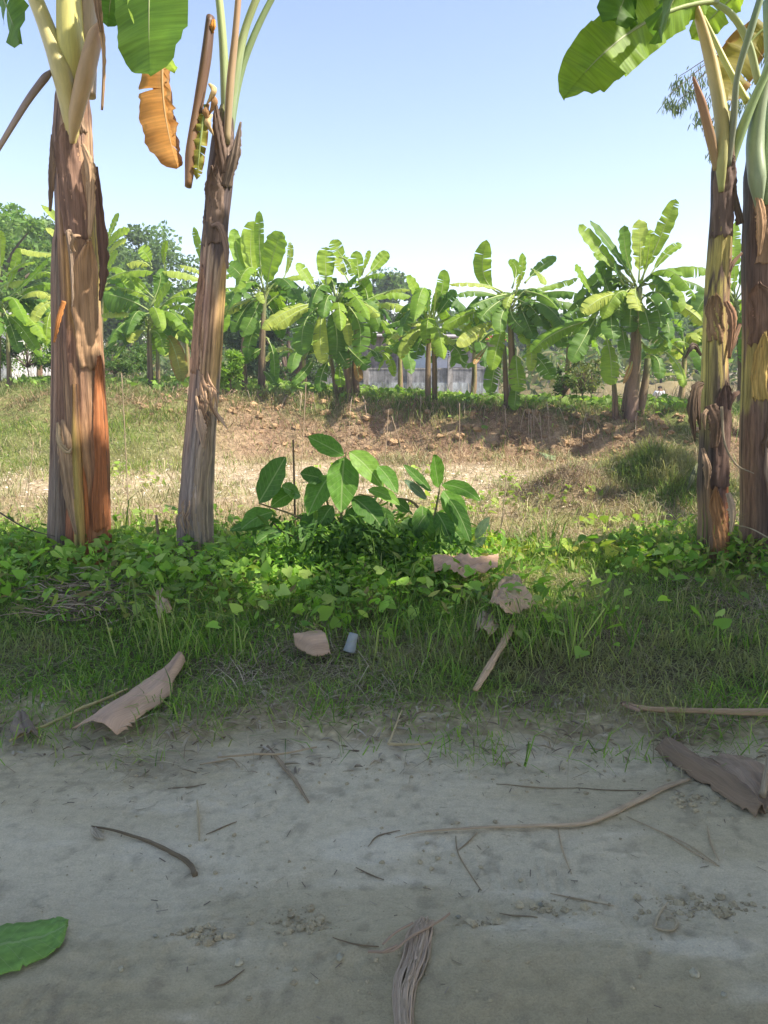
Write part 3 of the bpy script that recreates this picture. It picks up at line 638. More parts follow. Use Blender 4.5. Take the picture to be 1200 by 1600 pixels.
petiole(pl1, [P(112, 225, 5.38), P(118, 180, 5.37), P(133, 120, 5.38), P(148, 60, 5.42), P(157, 38, 5.42)], [.02, .06, .075, .065, .03], (.58, .42, .22), label='broken tan leaf stalk', col2=(.52, .33, .2))
petiole(pl1, [P(135, 150, 5.6), P(136, 60, 5.6), P(138, -60, 5.6)], [.08, .09, .08], (.50, .38, .26))
ragged(pl1, [P(152, -30, 5.4), P(156, 30, 5.36), P(162, 90, 5.35), P(159, 172, 5.36)], [.05, .045, .035, .02], (.46, .32, .22), 31, curl=1.1)
ragged(pl1, [P(147, -30, 5.38), P(153, 20, 5.34), P(158, 50, 5.34)], [.05, .05, .02], (.3, .2, .14), 32, curl=1.1)
ragged(pl1, [P(184, -40, 5.2), P(189, 20, 5.2), P(192, 70, 5.2)], [.05, .04, .02], (.46, .27, .16), 33, curl=1.3)
petiole(pl1, [P(80, 112, 5.45), P(70, 122, 5.4), P(45, 155, 5.35), P(20, 195, 5.3), P(-4, 235, 5.3)], [.018, .030, .026, .022, .018], (.20, .14, .11), col2=(.45, .34, .26), label='dead grey brown leaf stalk arching out to the left')
banana_leaf(pl1, P(250, -190, 5.3), P(235, -60, 5.0), P(234, 118, 4.7), .60, M_BAND, ref=(-.15, -.95, -.3), droop=.1, tears=0, seed=41, pet=.02, ripple=.008, rib=.014, n=30, label='deep green leaf tip hanging down')
banana_leaf(pl1, P(290, -150, 5.3), P(232, -20, 5.05), P(274, 112, 4.85), .30, M_BAN, ref=(.7, -.65, .3), droop=.3, tears=0, seed=42, pet=.02, ripple=.01, n=26)
banana_leaf(pl1, P(-60, -150, 5.0), P(-10, -40, 4.8), P(30, 68, 4.6), .36, M_BAND, ref=(-.5, -.8, -.3), droop=.2, tears=3, seed=43, pet=.02)
banana_leaf(pl1, P(185, -120, 5.9), P(176, -30, 6.0), P(168, 42, 6.1), .28, M_BAND, ref=(.2, -.9, .3), droop=.2, tears=2, seed=44, pet=.02)
banana_leaf(pl1, P(260, 40, 5.3), P(255, 150, 5.2), P(278, 262, 5.15), .40, M_ORANGE, ref=(.6, -.7, .1), droop=.75, tears=2, seed=45, pet=.02, ripple=.012, n=30, petc=(.5, .3, .12), label='crumpled orange dead leaf hanging down')
banana_leaf(pl1, P(255, 80, 5.28), P(240, 140, 5.22), P(268, 225, 5.2), .24, M_ORANGE, ref=(-.6, -.7, .1), droop=.8, tears=0, seed=46, pet=.02, ripple=.03, n=26, petc=(.5, .3, .12))
crown_leaves(pl1, P(115, -60), 6, 61, az=[.6, 1.5, 2.6, 3.6, 4.5, 5.6], Lr=(1.9, 2.3), W=.55)

# plant 2
b2 = Vector((P(306, 850).x, Y0, Hs(P(306, 850).x, Y0) - .03))
pl2 = empty('banana_plant', b2, 'slim right-leaning banana plant, grey at its foot, dead folded leaf at its top', 'banana plant', 'banana plants on the roadside verge')
cf2 = trunk_col_fn([(0, (.27, .19, .16), (.36, .28, .24), (.30, .22, .18)), (.18, (.32, .24, .20), (.40, .32, .27), GRY), (.34, PINK, (.42, .31, .25), GRY), (.40, PINK, TAN, (.58, .38, .15)), (.50, (.42, .24, .18), (.50, .30, .22), (.62, .40, .14)), (.58, PINK, (.58, .42, .30), (.55, .36, .2)), (.62, DK, (.20, .15, .14), DK), (.84, (.17, .13, .125), (.23, .18, .17), (.17, .13, .125)), (.93, (.22, .17, .15), (.36, .3, .18), DK), (1, (.25, .2, .14), (.4, .42, .18), (.3, .3, .14))], 17)
st2, c2, r2 = pseudostem(pl2, [(b2.x, Y0, b2.z - .05), P(306, 830), P(309, 740), P(317, 640), P(324, 540), P(332, 440), P(338, 350), P(345, 270), P(350, 205), P(353, 165)], [pr(33), pr(30), pr(27), pr(25), pr(24), pr(22), pr(20), pr(21), pr(17), pr(9)], cf2, 17)
for i, (ta, tb, a0, a1, cc) in enumerate([(.62, .78, -1.2, .7, (.2, .155, .145)), (.74, .92, -.4, 1.3, (.19, .15, .145)), (.40, .58, -1.2, -.1, (.42, .27, .21)), (.05, .33, .0, 1.1, (.38, .31, .27))]):
    sheath(pl2, c2, r2, ta, tb, a0, a1, cc, 50 + i, lift=.006)
ragged(pl2, [P(330, 352, 5.38), P(342, 352, 5.36), P(352, 380, 5.37), P(355, 420, 5.4)], [.02, .06, .06, .02], (.25, .19, .18), 51, curl=1)
for i in range(16):
    x = 312 + random.uniform(-8, 22); y = 600 + random.uniform(-22, 22)
    ragged(pl2, [P(x, y, 5.37), P(x + random.uniform(-4, 10), y + random.uniform(8, 22), 5.33), P(x + random.uniform(-4, 20), y + random.uniform(28, 50), 5.35)], [.012, .03, .006], random.choice([(.42, .29, .22), (.5, .36, .27), (.3, .2, .15)]), 60 + i, curl=1.2, n=12, m=5)
ragged(pl2, [P(332, 640, 5.4), P(345, 655, 5.34), P(356, 672, 5.3)], [.03, .035, .004], (.5, .37, .28), 81, curl=.8)
ragged(pl2, [P(310, 640, 5.33), P(314, 670, 5.31), P(318, 700, 5.33)], [.05, .09, .02], (.44, .33, .28), 82, curl=.9)
for i in range(8):
    x = 287 + random.uniform(-6, 10); y = 790 + random.uniform(-10, 22)
    ragged(pl2, [P(x, y, 5.33), P(x + random.uniform(-10, 6), y + 10, 5.3), P(x + random.uniform(-8, 8), y + 28, 5.31)], [.01, .022, .005], (.33, .25, .2), 90 + i, curl=1.2, n=12, m=5)
petiole(pl2, [P(352, 225), P(352, 150), P(348, 60), P(340, -20), P(325, -110)], [.035, .042, .036, .032, .03], (.30, .38, .20), col2=(.55, .62, .25))
petiole(pl2, [P(354, 225, 5.42), P(360, 130, 5.4), P(368, 50, 5.38), P(374, -30, 5.36), P(376, -110, 5.36)], [.03, .035, .028, .025, .022], (.46, .36, .2), col2=(.58, .33, .2), label='tan brown leaf stalk')
petiole(pl2, [P(355, 225, 5.52), P(366, 130, 5.52), P(382, 50, 5.52), P(408, -20, 5.5), P(440, -100, 5.5)], [.04, .045, .034, .03, .028], (.28, .36, .2), col2=(.52, .58, .24))
petiole(pl2, [P(358, 225, 5.6), P(372, 130, 5.6), P(395, 60, 5.6), P(432, -15, 5.6), P(480, -90, 5.6)], [.03, .035, .03, .025, .022], (.27, .36, .17), col2=(.32, .42, .2))
ragged(pl2, [P(350, 270, 5.35), P(340, 200, 5.33), P(335, 150, 5.36)], [.10, .09, .01], (.2, .15, .14), 71, curl=1.1)
ragged(pl2, [P(352, 290, 5.36), P(366, 240, 5.33), P(376, 190, 5.36)], [.09, .09, .015], (.22, .18, .17), 72, curl=1.1)
petiole(pl2, [P(329, 28, 5.3), P(322, 90, 5.27), P(309, 170, 5.24), P(299, 240, 5.2), P(294, 292, 5.18)], [.045, .055, .05, .062, .035], (.13, .075, .055), name='dead_leaf', label='dark brown folded dead leaf hanging beside the stem', flat=.6, col2=(.27, .15, .07))
ragged(pl2, [P(333, 30, 5.26), P(332, 40, 5.24), P(331, 52, 5.26)], [.03, .05, .02], (.65, .30, .07), 73, curl=1)
banana_leaf(pl2, P(322, 165, 5.22), P(314, 215, 5.17), P(308, 280, 5.16), .13, M_BANO, ref=(.3, -.9, .1), droop=.5, tears=3, seed=47, pet=.02, ripple=.06)
for i in range(4):
    x = 326 + random.uniform(-6, 6); y = 130 + i * 16
    ragged(pl2, [P(x, y, 5.22), P(x + random.uniform(-8, 8), y + 12, 5.17), P(x + random.uniform(-6, 8), y + 34, 5.2)], [.02, .055, .008], random.choice([(.5, .33, .18), (.55, .42, .26), (.3, .18, .1)]), 110 + i, curl=1, n=12, m=5)
crown_leaves(pl2, P(360, -80), 6, 62, az=[.4, 1.4, 2.5, 3.5, 4.4, 5.4], Lr=(1.7, 2.1), W=.5)

# plant 3, right, slimmer one
b3 = Vector((P(1118, 845).x, Y0 - .05, Hs(P(1118, 845).x, Y0) - .03))
pl3 = empty('banana_plant', b3, 'banana plant with yellow and brown stem and one bright leaf reaching left', 'banana plant', 'banana plants on the roadside verge')
YEL = (.56, .46, .14)
cf3 = trunk_col_fn([(0, BR, (.34, .20, .12), BR), (.14, (.32, .2, .12), (.40, .22, .10), (.42, .14, .06)), (.24, DK, (.16, .11, .09), (.34, .14, .07)), (.36, YEL, (.13, .09, .085), DK), (.40, YEL, YEL, (.4, .2, .12)), (.50, YEL, YEL, BR), (.53, DK, (.2, .13, .1), BR), (.56, YEL, YEL, BR), (.68, DK, YEL, YEL), (.74, (.12, .095, .095), (.24, .18, .17), DK), (.88, BR, (.30, .22, .19), BR), (.94, (.38, .29, .20), (.42, .34, .20), (.38, .34, .16)), (1, (.33, .33, .16), (.36, .38, .18), (.36, .38, .18))], 23)
st3, c3, r3 = pseudostem(pl3, [(b3.x, Y0, b3.z - .05), P(1115, 820), P(1113, 740), P(1117, 620), P(1117, 530), P(1121, 440), P(1127, 350), P(1130, 270), P(1133, 225), P(1136, 175)], [pr(29), pr(25), pr(24), pr(23), pr(19), pr(19), pr(18), pr(18), pr(15), pr(7)], cf3, 23)
for i, (ta, tb, a0, a1, cc) in enumerate([(.64, .84, -1.3, .9, (.17, .13, .13)), (.20, .36, -.5, 1.2, (.13, .09, .085)), (.05, .2, -.6, .4, (.36, .2, .11)), (.44, .53, -1.2, .3, (.26, .18, .12))]):
    sheath(pl3, c3, r3, ta, tb, a0, a1, cc, 130 + i, lift=.006, peel=.02)
ragged(pl3, [P(1100, 598, 5.42), P(1088, 606, 5.38), P(1082, 645, 5.36), P(1086, 690, 5.37)], [.03, .07, .08, .01], (.10, .075, .06), 131, curl=.7)
ragged(pl3, [P(1098, 602, 5.42), P(1092, 615, 5.38), P(1092, 650, 5.37), P(1094, 672, 5.38)], [.02, .05, .04, .01], (.14, .10, .08), 231, curl=.7)
ragged(pl3, [P(1096, 555, 5.4), P(1084, 540, 5.3), P(1070, 560, 5.3)], [.02, .05, .01], (.12, .10, .09), 132, curl=.7)
ragged(pl3, [P(1090, 725, 5.4), P(1083, 745, 5.3), P(1073, 770, 5.3)], [.02, .05, .01], (.1, .12, .08), 133, curl=1)
ragged(pl3, [P(1128, 635, 5.3), P(1132, 690, 5.26), P(1150, 725, 5.25), P(1178, 740, 5.25)], [.03, .02, .015, .008], (.25, .22, .18), 134, curl=1)
ragged(pl3, [P(1136, 470, 5.4), P(1146, 500, 5.35), P(1140, 560, 5.38)], [.05, .09, .03], (.28, .17, .12), 135, curl=1.1)
ragged(pl3, [P(1138, 770, 5.33), P(1146, 800, 5.3), P(1142, 835, 5.32)], [.04, .08, .02], (.4, .32, .26), 136, curl=.9)
ragged(pl3, [P(1112, 632, 5.31), P(1120, 660, 5.28), P(1116, 700, 5.31)], [.10, .13, .06], (.15, .105, .085), 137, curl=.9)
ragged(pl3, [P(1106, 640, 5.28), P(1100, 650, 5.27), P(1102, 672, 5.3)], [.03, .05, .01], (.3, .22, .17), 139, curl=.9)
ragged(pl3, [P(1098, 700, 5.33), P(1106, 730, 5.29), P(1104, 765, 5.32)], [.03, .07, .02], (.3, .22, .17), 138, curl=.8)
petiole(pl3, [P(1127, 300, 5.42), P(1127, 250, 5.40), P(1128, 190, 5.42), P(1112, 100), P(1090, 20), P(1082, 0)], [.02, .05, .055, .05, .032, .012], (.40, .42, .16), col2=(.66, .46, .2), label='broken yellow leaf stalk')
petiole(pl3, [P(1120, 265, 5.42), P(1110, 215, 5.38), P(1096, 160, 5.36), P(1083, 120, 5.35)], [.025, .035, .03, .008], (.42, .30, .16), col2=(.36, .17, .10), label='short reddish brown stalk stub')
petiole(pl3, [P(1136, 260, 5.4), P(1146, 190, 5.36), P(1152, 120, 5.33), P(1172, 50, 5.3), P(1200, -40, 5.3)], [.03, .028, .022, .028, .026], (.2, .2, .13), col2=(.32, .42, .24))
petiole(pl3, [P(1138, 265, 5.5), P(1158, 205, 5.48), P(1185, 140, 5.46), P(1225, 60, 5.44)], [.04, .042, .034, .03], (.28, .38, .17), col2=(.34, .46, .2))
petiole(pl3, [P(1168, 160, 5.9), P(1140, 110, 5.95), P(1115, 60, 6.0), P(1095, 20, 6.0)], [.03, .028, .024, .02], (.55, .55, .14), col2=(.60, .62, .18))
petiole(pl3, [P(1185, 130, 5.7), P(1170, 70, 5.7), P(1145, 25, 5.65), P(1110, 0, 5.6)], [.03, .028, .026, .02], (.45, .48, .22), col2=(.40, .52, .26))
banana_leaf(pl3, P(1120, 2, 5.6), P(1000, 40, 5.1), P(884, 150, 4.7), .46, M_BAN, ref=(-.45, -.8, -.38), droop=.0, tears=0, seed=48, pet=.04, ripple=.016, rib=.016, n=54, jag=.05, label='large bright green leaf reaching left')
banana_leaf(pl3, P(1130, -70, 5.2), P(1080, -40, 4.9), P(1030, 48, 4.5), .52, M_BAND, ref=(-.3, -.6, -.75), droop=.15, tears=2, seed=49, pet=.04, ripple=.015, n=30, petc=(.5, .5, .1), label='dark green leaf end with browned edge')
banana_leaf(pl3, P(1060, -80, 5.0), P(1000, -40, 4.8), P(962, 36, 4.6), .40, M_BAND, ref=(-.3, -.6, -.75), droop=.15, tears=1, seed=50, pet=.04, ripple=.02, n=26)
banana_leaf(pl3, P(1190, -40, 6.0), P(1140, 0, 6.2), P(1080, 60, 6.3), .30, M_BAN, ref=(.1, -.8, .4), droop=.2, tears=2, seed=51, pet=.04)
banana_leaf(pl3, P(1215, 40, 6.4), P(1170, 70, 6.4), P(1135, 160, 6.3), .42, M_BANO, ref=(.1, -.9, .2), droop=.2, tears=1, seed=52, pet=.04)
crown_leaves(pl3, P(1140, -90), 5, 63, az=[.5, 1.5, 2.6, 3.6, 5.4], Lr=(1.7, 2.1), W=.5)

# plant 4, at the right edge
b4 = Vector((P(1190, 845).x, Y0 + .1, Hs(P(1190, 845).x, Y0) - .03))
pl4 = empty('banana_plant', b4, 'thick brown banana plant cut by the right edge of the photo', 'banana plant', 'banana plants on the roadside verge')
cf4 = trunk_col_fn([(0, BR, (.26, .18, .13), GRY), (.2, (.36, .23, .14), DK, (.48, .38, .28)), (.36, BR, (.24, .17, .13), BR), (.42, YEL, (.24, .17, .13), BR), (.50, YEL, DK, BR), (.54, BR, DK, BR), (.64, DK, (.3, .2, .15), BR), (.78, DK, (.42, .27, .18), TAN), (.88, (.12, .10, .085), (.33, .27, .17), BR), (1, (.25, .3, .18), (.3, .35, .2), (.3, .35, .2))], 29)
st4, c4, r4 = pseudostem(pl4, [(b4.x, Y0 + .1, b4.z - .05), P(1190, 830, 5.6), P(1190, 720, 5.6), P(1191, 600, 5.6), P(1192, 480, 5.6), P(1192, 380, 5.6), P(1194, 290, 5.6), P(1193, 225, 5.6)], [pr(38), pr(36), pr(34), pr(33), pr(31), pr(31), pr(30), pr(31), pr(24)], cf4, 29)
for i, (ta, tb, a0, a1, cc) in enumerate([(.5, .62, -1.2, .2, (.2, .14, .12)), (.66, .86, -.9, .6, (.28, .2, .15)), (.1, .4, -.3, 1.2, (.32, .25, .22)), (.02, .28, .1, .7, (.14, .12, .13)), (.40, .52, -.9, -.1, (.52, .40, .16)), (.30, .40, -.4, 1.0, (.17, .12, .09)), (.84, .95, -1.0, .2, (.12, .10, .08)), (.55, .68, .2, 1.3, (.46, .32, .22))]):
    sheath(pl4, c4, r4, ta, tb, a0, a1, cc, 150 + i, lift=.006, peel=.02)
ragged(pl4, [P(1158, 350, 5.5), P(1150, 310, 5.45), P(1150, 288, 5.42)], [.07, .06, .01], (.13, .11, .1), 151, curl=1)
ragged(pl4, [P(1160, 395, 5.5), P(1145, 412, 5.45), P(1140, 430, 5.45)], [.02, .04, .02], (.16, .11, .09), 152, curl=1)
ragged(pl4, [P(1158, 505, 5.5), P(1146, 535, 5.42), P(1140, 560, 5.4)], [.03, .06, .02], (.2, .13, .1), 153, curl=1)
ragged(pl4, [P(1156, 612, 5.5), P(1146, 620, 5.42), P(1140, 640, 5.4)], [.03, .06, .02], (.12, .08, .07), 154, curl=1)
ragged(pl4, [P(1185, 300, 5.4), P(1192, 345, 5.36), P(1186, 400, 5.4)], [.04, .10, .02], (.50, .34, .24), 155, curl=1)
petiole(pl4, [P(1186, 330, 5.44), P(1183, 280, 5.42), P(1180, 220, 5.5), P(1190, 150, 5.5), P(1215, 60, 5.5)], [.02, .07, .07, .05, .04], (.33, .40, .24))
petiole(pl4, [P(1198, 320, 5.46), P(1201, 270, 5.46), P(1205, 200, 5.55), P(1205, 100, 5.6), P(1200, 0, 5.6)], [.02, .08, .07, .05, .04], (.30, .40, .22))
crown_leaves(pl4, P(1215, -80), 5, 64, az=[.6, 1.5, 2.5, 3.7, 5.6], Lr=(1.8, 2.2), W=.52)

# ---------------------------------------------------------------- the banana row on the far bank
FARG = 'banana plants in the row on the far bank'
K = {'b': M_BAN, 'd': M_BAND, 'y': M_BANY, 'o': M_BANO, 'r': M_BAND_DRY}
def far_plant(label, depth, trunks, leaves, seed, extra=6, crown=None):
    rr = random.Random(seed); x0, y0 = trunks[0][0]
    b = D(x0, y0, depth); b.z = Hs(b.x, b.y) - .05
    root = empty('banana_plant', b, label, 'banana plant', FARG)
    for k, tr in enumerate(trunks):
        pts = [D(x, y, depth + .12 * k) for x, y in tr[:-1]]; pts[0].z = Hs(pts[0].x, pts[0].y) - .1
        if len(pts) == 2: pts.insert(1, (pts[0] + pts[1]) / 2 + Vector((.03, 0, 0)))
        cf = trunk_col_fn([(0, (.20, .13, .10), (.26, .17, .13), (.2, .13, .1)), (.5, (.22, .15, .1), (.33, .23, .15), (.25, .2, .1)), (1, (.2, .2, .1), (.3, .33, .14), (.25, .28, .12))], seed + k)
        w = tr[-1] / F * depth / 2 * .95
        pseudostem(root, pts, [w * 1.15, w, w * .85, w * .7], cf, seed + k, rings=40, seg=14, sheaths=4)
    for i, lf in enumerate(leaves):
        x0, y0, x1, y1, x2, y2, w, kind = lf
        down = y2 - y0
        dz = (-.25 - .45 * rr.random()) if down > 15 else rr.uniform(-.5, .4)
        if len(kind) > 1: dz = rr.uniform(.2, .8)
        p0 = D(x0, y0, depth); p1 = D(x1, y1, depth + dz * .6); p2 = D(x2, y2, depth + dz)
        up = y2 < y0 - 25
        ref = (rr.uniform(-.35, .5), -.75, .5) if up else (rr.uniform(-.1, .25), -.55, .8)
        if down > 25: ref = (rr.uniform(-.2, .35), -.9, .3)
        flat = abs(x2 - x0) > abs(y2 - y0) * 1.6
        banana_leaf(root, p0, p1, p2, w / F * depth * (1.5 if flat else 1.24), K[kind[0]], ref=ref, droop=(.6 if flat else -.1 if up else .28), tears=rr.choice([1, 2, 4, 6]) if not up else rr.choice([0, 1, 2, 4]), n=20, seed=seed * 50 + i, jag=.16, ripple=.012, rib=.016, pet=.12 if not up else .2, petc=(.34, .42, .14))
    cx, cy = crown if crown else trunks[0][-2]
    top = D(cx, cy, depth)
    for i in range(extra + 6):
        a = rr.uniform(1.7, 4.6) if i % 2 else rr.uniform(0, 6.28); L = rr.uniform(1.1, 1.6); e = R(rr.uniform(-10, 55)); d = Vector((math.sin(a), -math.cos(a), 0))
        tp = top + Vector((0, 0, rr.uniform(-.5, .1)))
        m = tp + d * (L * .5) * math.cos(e) + Vector((0, 0, L * .35 * math.sin(e) + .12)); tip = tp + d * L * (.95 if e < .6 else .8) + Vector((0, 0, L * .3 * math.sin(e) - .35 * L))
        banana_leaf(root, tp, m, tip, .5, rr.choice([M_BAN, M_BAN, M_BAND, M_BAND]), ref=(rr.uniform(-.2, .2), -.3, .9), droop=.5, tears=5, n=16, seed=seed * 77 + i, ripple=.02, rib=.016, pet=.14)
    return root
far_plant('banana plant with one tall narrow leaf and one broad upright leaf side by side', 19.0, [((408, 606), (410, 530), (413, 455), 11), ((383, 602), (381, 540), (390, 470), 9)], [
    (415, 465, 424, 410, 440, 362, 38, 'b'), (440, 440, 452, 410, 453, 378, 11, 'y'), (412, 462, 406, 395, 405, 329, 17, 'b'), (405, 455, 392, 402, 396, 345, 30, 'b'),
    (395, 455, 373, 405, 366, 357, 22, 'b'), (400, 462, 376, 430, 357, 412, 24, 'd'), (412, 462, 405, 457, 412, 475, 13, 'y'), (415, 460, 436, 448, 462, 449, 14, 'b'), (430, 450, 455, 432, 492, 433, 15, 'y'),
    (408, 465, 398, 488, 378, 527, 26, 'd'), (400, 462, 372, 476, 345, 488, 15, 'y'), (420, 530, 400, 522, 380, 529, 9, 'b'), (418, 530, 428, 560, 427, 602, 18, 'd'), (415, 540, 395, 553, 372, 566, 15, 'd'),
    (410, 580, 420, 586, 430, 602, 13, 'd'), (400, 470, 385, 480, 362, 520, 24, 'd'), (410, 500, 395, 520, 385, 560, 22, 'd'), (420, 480, 432, 500, 440, 530, 20, 'db')], 201, 7)
far_plant('dense clump of banana stems with many hanging leaves and one yellowed leaf', 18.0, [((545, 632), (542, 560), (525, 470), 14), ((556, 630), (556, 560), (562, 470), 12), ((535, 628), (531, 580), (520, 520), 10), ((527, 625), (522, 590), (515, 545), 8)], [
    (511, 462, 509, 424, 509, 386, 31, 'b'), (545, 412, 530, 395, 521, 374, 22, 'b'), (545, 440, 534, 420, 524, 402, 17, 'y'), (530, 402, 545, 410, 550, 432, 15, 'b'), (500, 465, 481, 436, 464, 411, 19, 'b'),
    (490, 474, 450, 486, 409, 514, 25, 'y'), (495, 474, 460, 490, 428, 512, 20, 'y'), (562, 445, 559, 420, 557, 392, 21, 'b'), (565, 430, 572, 410, 578, 391, 11, 'b'), (572, 432, 590, 412, 606, 393, 19, 'b'), (560, 440, 585, 428, 602, 431, 15, 'b'),
    (575, 482, 572, 455, 560, 438, 26, 'b'), (565, 475, 605, 457, 642, 463, 20, 'b'), (570, 480, 612, 474, 655, 492, 22, 'y'), (600, 460, 618, 452, 641, 453, 10, 'y'), (530, 478, 565, 474, 592, 496, 20, 'y'),
    (590, 495, 607, 512, 621, 546, 17, 'b'), (508, 482, 500, 520, 506, 569, 24, 'y'), (525, 490, 541, 506, 546, 541, 17, 'y'), (500, 480, 476, 505, 473, 556, 36, 'd'), (490, 558, 478, 578, 456, 600, 15, 'd'), (515, 560, 503, 585, 500, 612, 21, 'd'),
    (530, 565, 531, 585, 533, 605, 17, 'b'), (575, 545, 588, 552, 592, 566, 15, 'd'), (590, 550, 607, 560, 616, 589, 15, 'b'), (555, 552, 558, 575, 563, 596, 14, 'r'), (515, 478, 526, 520, 524, 562, 36, 'd'), (545, 480, 562, 510, 560, 552, 32, 'd'),
    (560, 470, 578, 480, 596, 520, 28, 'd'), (535, 455, 545, 440, 560, 430, 24, 'd'), (505, 470, 540, 462, 560, 480, 26, 'd'), (520, 530, 530, 550, 545, 575, 26, 'd'), (540, 540, 560, 560, 577, 575, 22, 'd'), (600, 480, 580, 500, 585, 540, 20, 'db')], 202, 9)
far_plant('small banana plant on two bare slim stems with a fan of upright leaves', 17.3, [((669, 617), (669, 560), (672, 500), 9), ((680, 616), (679, 570), (677, 530), 9)], [
    (672, 506, 655, 466, 636, 430, 21, 'b'), (672, 500, 669, 475, 668, 452, 20, 'd'), (676, 500, 689, 460, 694, 421, 21, 'b'), (678, 502, 696, 475, 713, 454, 21, 'd'), (670, 510, 652, 505, 636, 508, 10, 'y'), (668, 512, 644, 524, 625, 561, 21, 'y'),
    (668, 520, 655, 538, 650, 562, 24, 'd'), (675, 512, 680, 530, 685, 557, 17, 'b'), (676, 512, 695, 528, 713, 536, 18, 'y'), (690, 534, 713, 545, 722, 570, 28, 'd'), (668, 510, 635, 500, 602, 511, 15, 'd'), (660, 515, 632, 517, 611, 529, 12, 'y'),
    (678, 508, 705, 496, 737, 495, 13, 'y'), (674, 508, 679, 478, 681, 448, 4, 'y'), (672, 502, 661, 480, 656, 458, 16, 'd'), (670, 500, 680, 475, 686, 455, 14, 'b'), (672, 520, 640, 530, 615, 552, 16, 'd'), (685, 515, 712, 515, 735, 530, 16, 'd')], 203, 5)
far_plant('wide leafy banana plant with one tall upright leaf and long hanging front leaves', 16.6, [((803, 642), (800, 560), (797, 480), 12), ((793, 640), (790, 590), (788, 540), 9)], [
    (785, 460, 756, 430, 761, 375, 28, 'b'), (785, 456, 748, 443, 702, 444, 12, 'y'), (785, 465, 745, 455, 712, 462, 15, 'd'), (800, 450, 806, 420, 794, 408, 14, 'b'), (810, 448, 815, 425, 816, 395, 15, 'b'), (820, 442, 842, 420, 869, 401, 19, 'd'),
    (805, 462, 809, 445, 812, 430, 15, 'y'), (808, 455, 796, 465, 791, 482, 15, 'y'), (820, 457, 860, 446, 903, 434, 15, 'b'), (825, 465, 870, 455, 906, 460, 22, 'd'), (825, 470, 872, 470, 916, 482, 24, 'd'), (820, 455, 852, 464, 872, 485, 21, 'b'),
    (797, 480, 804, 500, 823, 517, 26, 'd'), (805, 512, 816, 520, 824, 538, 19, 'b'), (778, 500, 746, 518, 714, 541, 21, 'y'), (770, 486, 735, 489, 690, 513, 21, 'b'), (788, 498, 779, 532, 768, 579, 27, 'b'), (788, 520, 774, 570, 766, 618, 29, 'd'),
    (806, 545, 808, 580, 812, 613, 30, 'b'), (805, 590, 806, 615, 802, 641, 22, 'd'), (822, 548, 845, 564, 862, 593, 29, 'd'), (762, 540, 750, 555, 740, 569, 8, 'r'), (800, 460, 770, 478, 750, 500, 28, 'd'), (800, 465, 830, 480, 850, 510, 28, 'd'),
    (830, 420, 845, 430, 850, 445, 14, 'y'), (800, 470, 785, 490, 782, 520, 26, 'd'), (810, 470, 822, 500, 835, 530, 28, 'd'), (790, 460, 760, 468, 735, 480, 22, 'd'), (850, 500, 870, 520, 880, 545, 24, 'd'), (720, 560, 730, 568, 745, 560, 16, 'd'), (820, 530, 830, 550, 828, 580, 18, 'y')], 204, 8)
far_plant('tallest banana plant of the row, thick grouped stems, long leaf pointing up', 15.8, [((985, 647), (992, 570), (997, 450), 20), ((962, 652), (961, 625), (959, 596), 10), ((998, 645), (1008, 600), (1012, 560), 14), ((975, 648), (980, 610), (990, 560), 12)], [
    (1000, 442, 1030, 374, 1056, 311, 27, 'b'), (998, 442, 1000, 395, 999, 342, 33, 'y'), (1003, 440, 1012, 400, 1016, 358, 21, 'b'), (993, 440, 979, 400, 975, 352, 24, 'd'), (993, 444, 962, 396, 922, 345, 18, 'd'), (990, 446, 944, 398, 904, 351, 23, 'b'),
    (980, 440, 955, 414, 927, 396, 15, 'b'), (956, 468, 946, 440, 937, 407, 37, 'd'), (935, 472, 915, 442, 898, 414, 21, 'b'), (975, 461, 944, 464, 909, 489, 25, 'y'), (993, 448, 994, 465, 1000, 486, 33, 'y'), (1003, 446, 1038, 450, 1064, 488, 34, 'b'),
    (1005, 460, 1026, 480, 1031, 512, 34, 'd'), (955, 480, 955, 502, 958, 530, 31, 'd'), (935, 488, 916, 523, 892, 566, 31, 'd'), (945, 520, 954, 560, 954, 602, 33, 'b'), (985, 515, 1020, 516, 1048, 549, 28, 'd'), (1036, 548, 1060, 572, 1068, 606, 21, 'b'),
    (1010, 553, 1028, 563, 1030, 593, 23, 'd'), (1020, 436, 1060, 418, 1108, 421, 30, 'b'), (1010, 440, 1040, 398, 1066, 382, 16, 'b'), (1020, 450, 1068, 438, 1112, 460, 21, 'd'), (1030, 470, 1068, 480, 1101, 508, 19, 'y'), (960, 468, 928, 478, 880, 492, 21, 'd'),
    (928, 500, 872, 518, 829, 551, 24, 'b'), (985, 450, 970, 470, 968, 500, 28, 'd'), (990, 460, 985, 490, 985, 520, 28, 'd'), (1000, 470, 1012, 500, 1015, 530, 28, 'd'), (1012, 480, 1040, 500, 1045, 530, 24, 'd'), (988, 560, 985, 575, 974, 600, 8, 'r'), (970, 500, 975, 530, 980, 560, 22, 'd'),
    (1000, 530, 1020, 545, 1040, 530, 18, 'b'), (1055, 535, 1070, 535, 1090, 548, 12, 'b'), (975, 445, 965, 425, 960, 412, 20, 'd')], 205, 8)
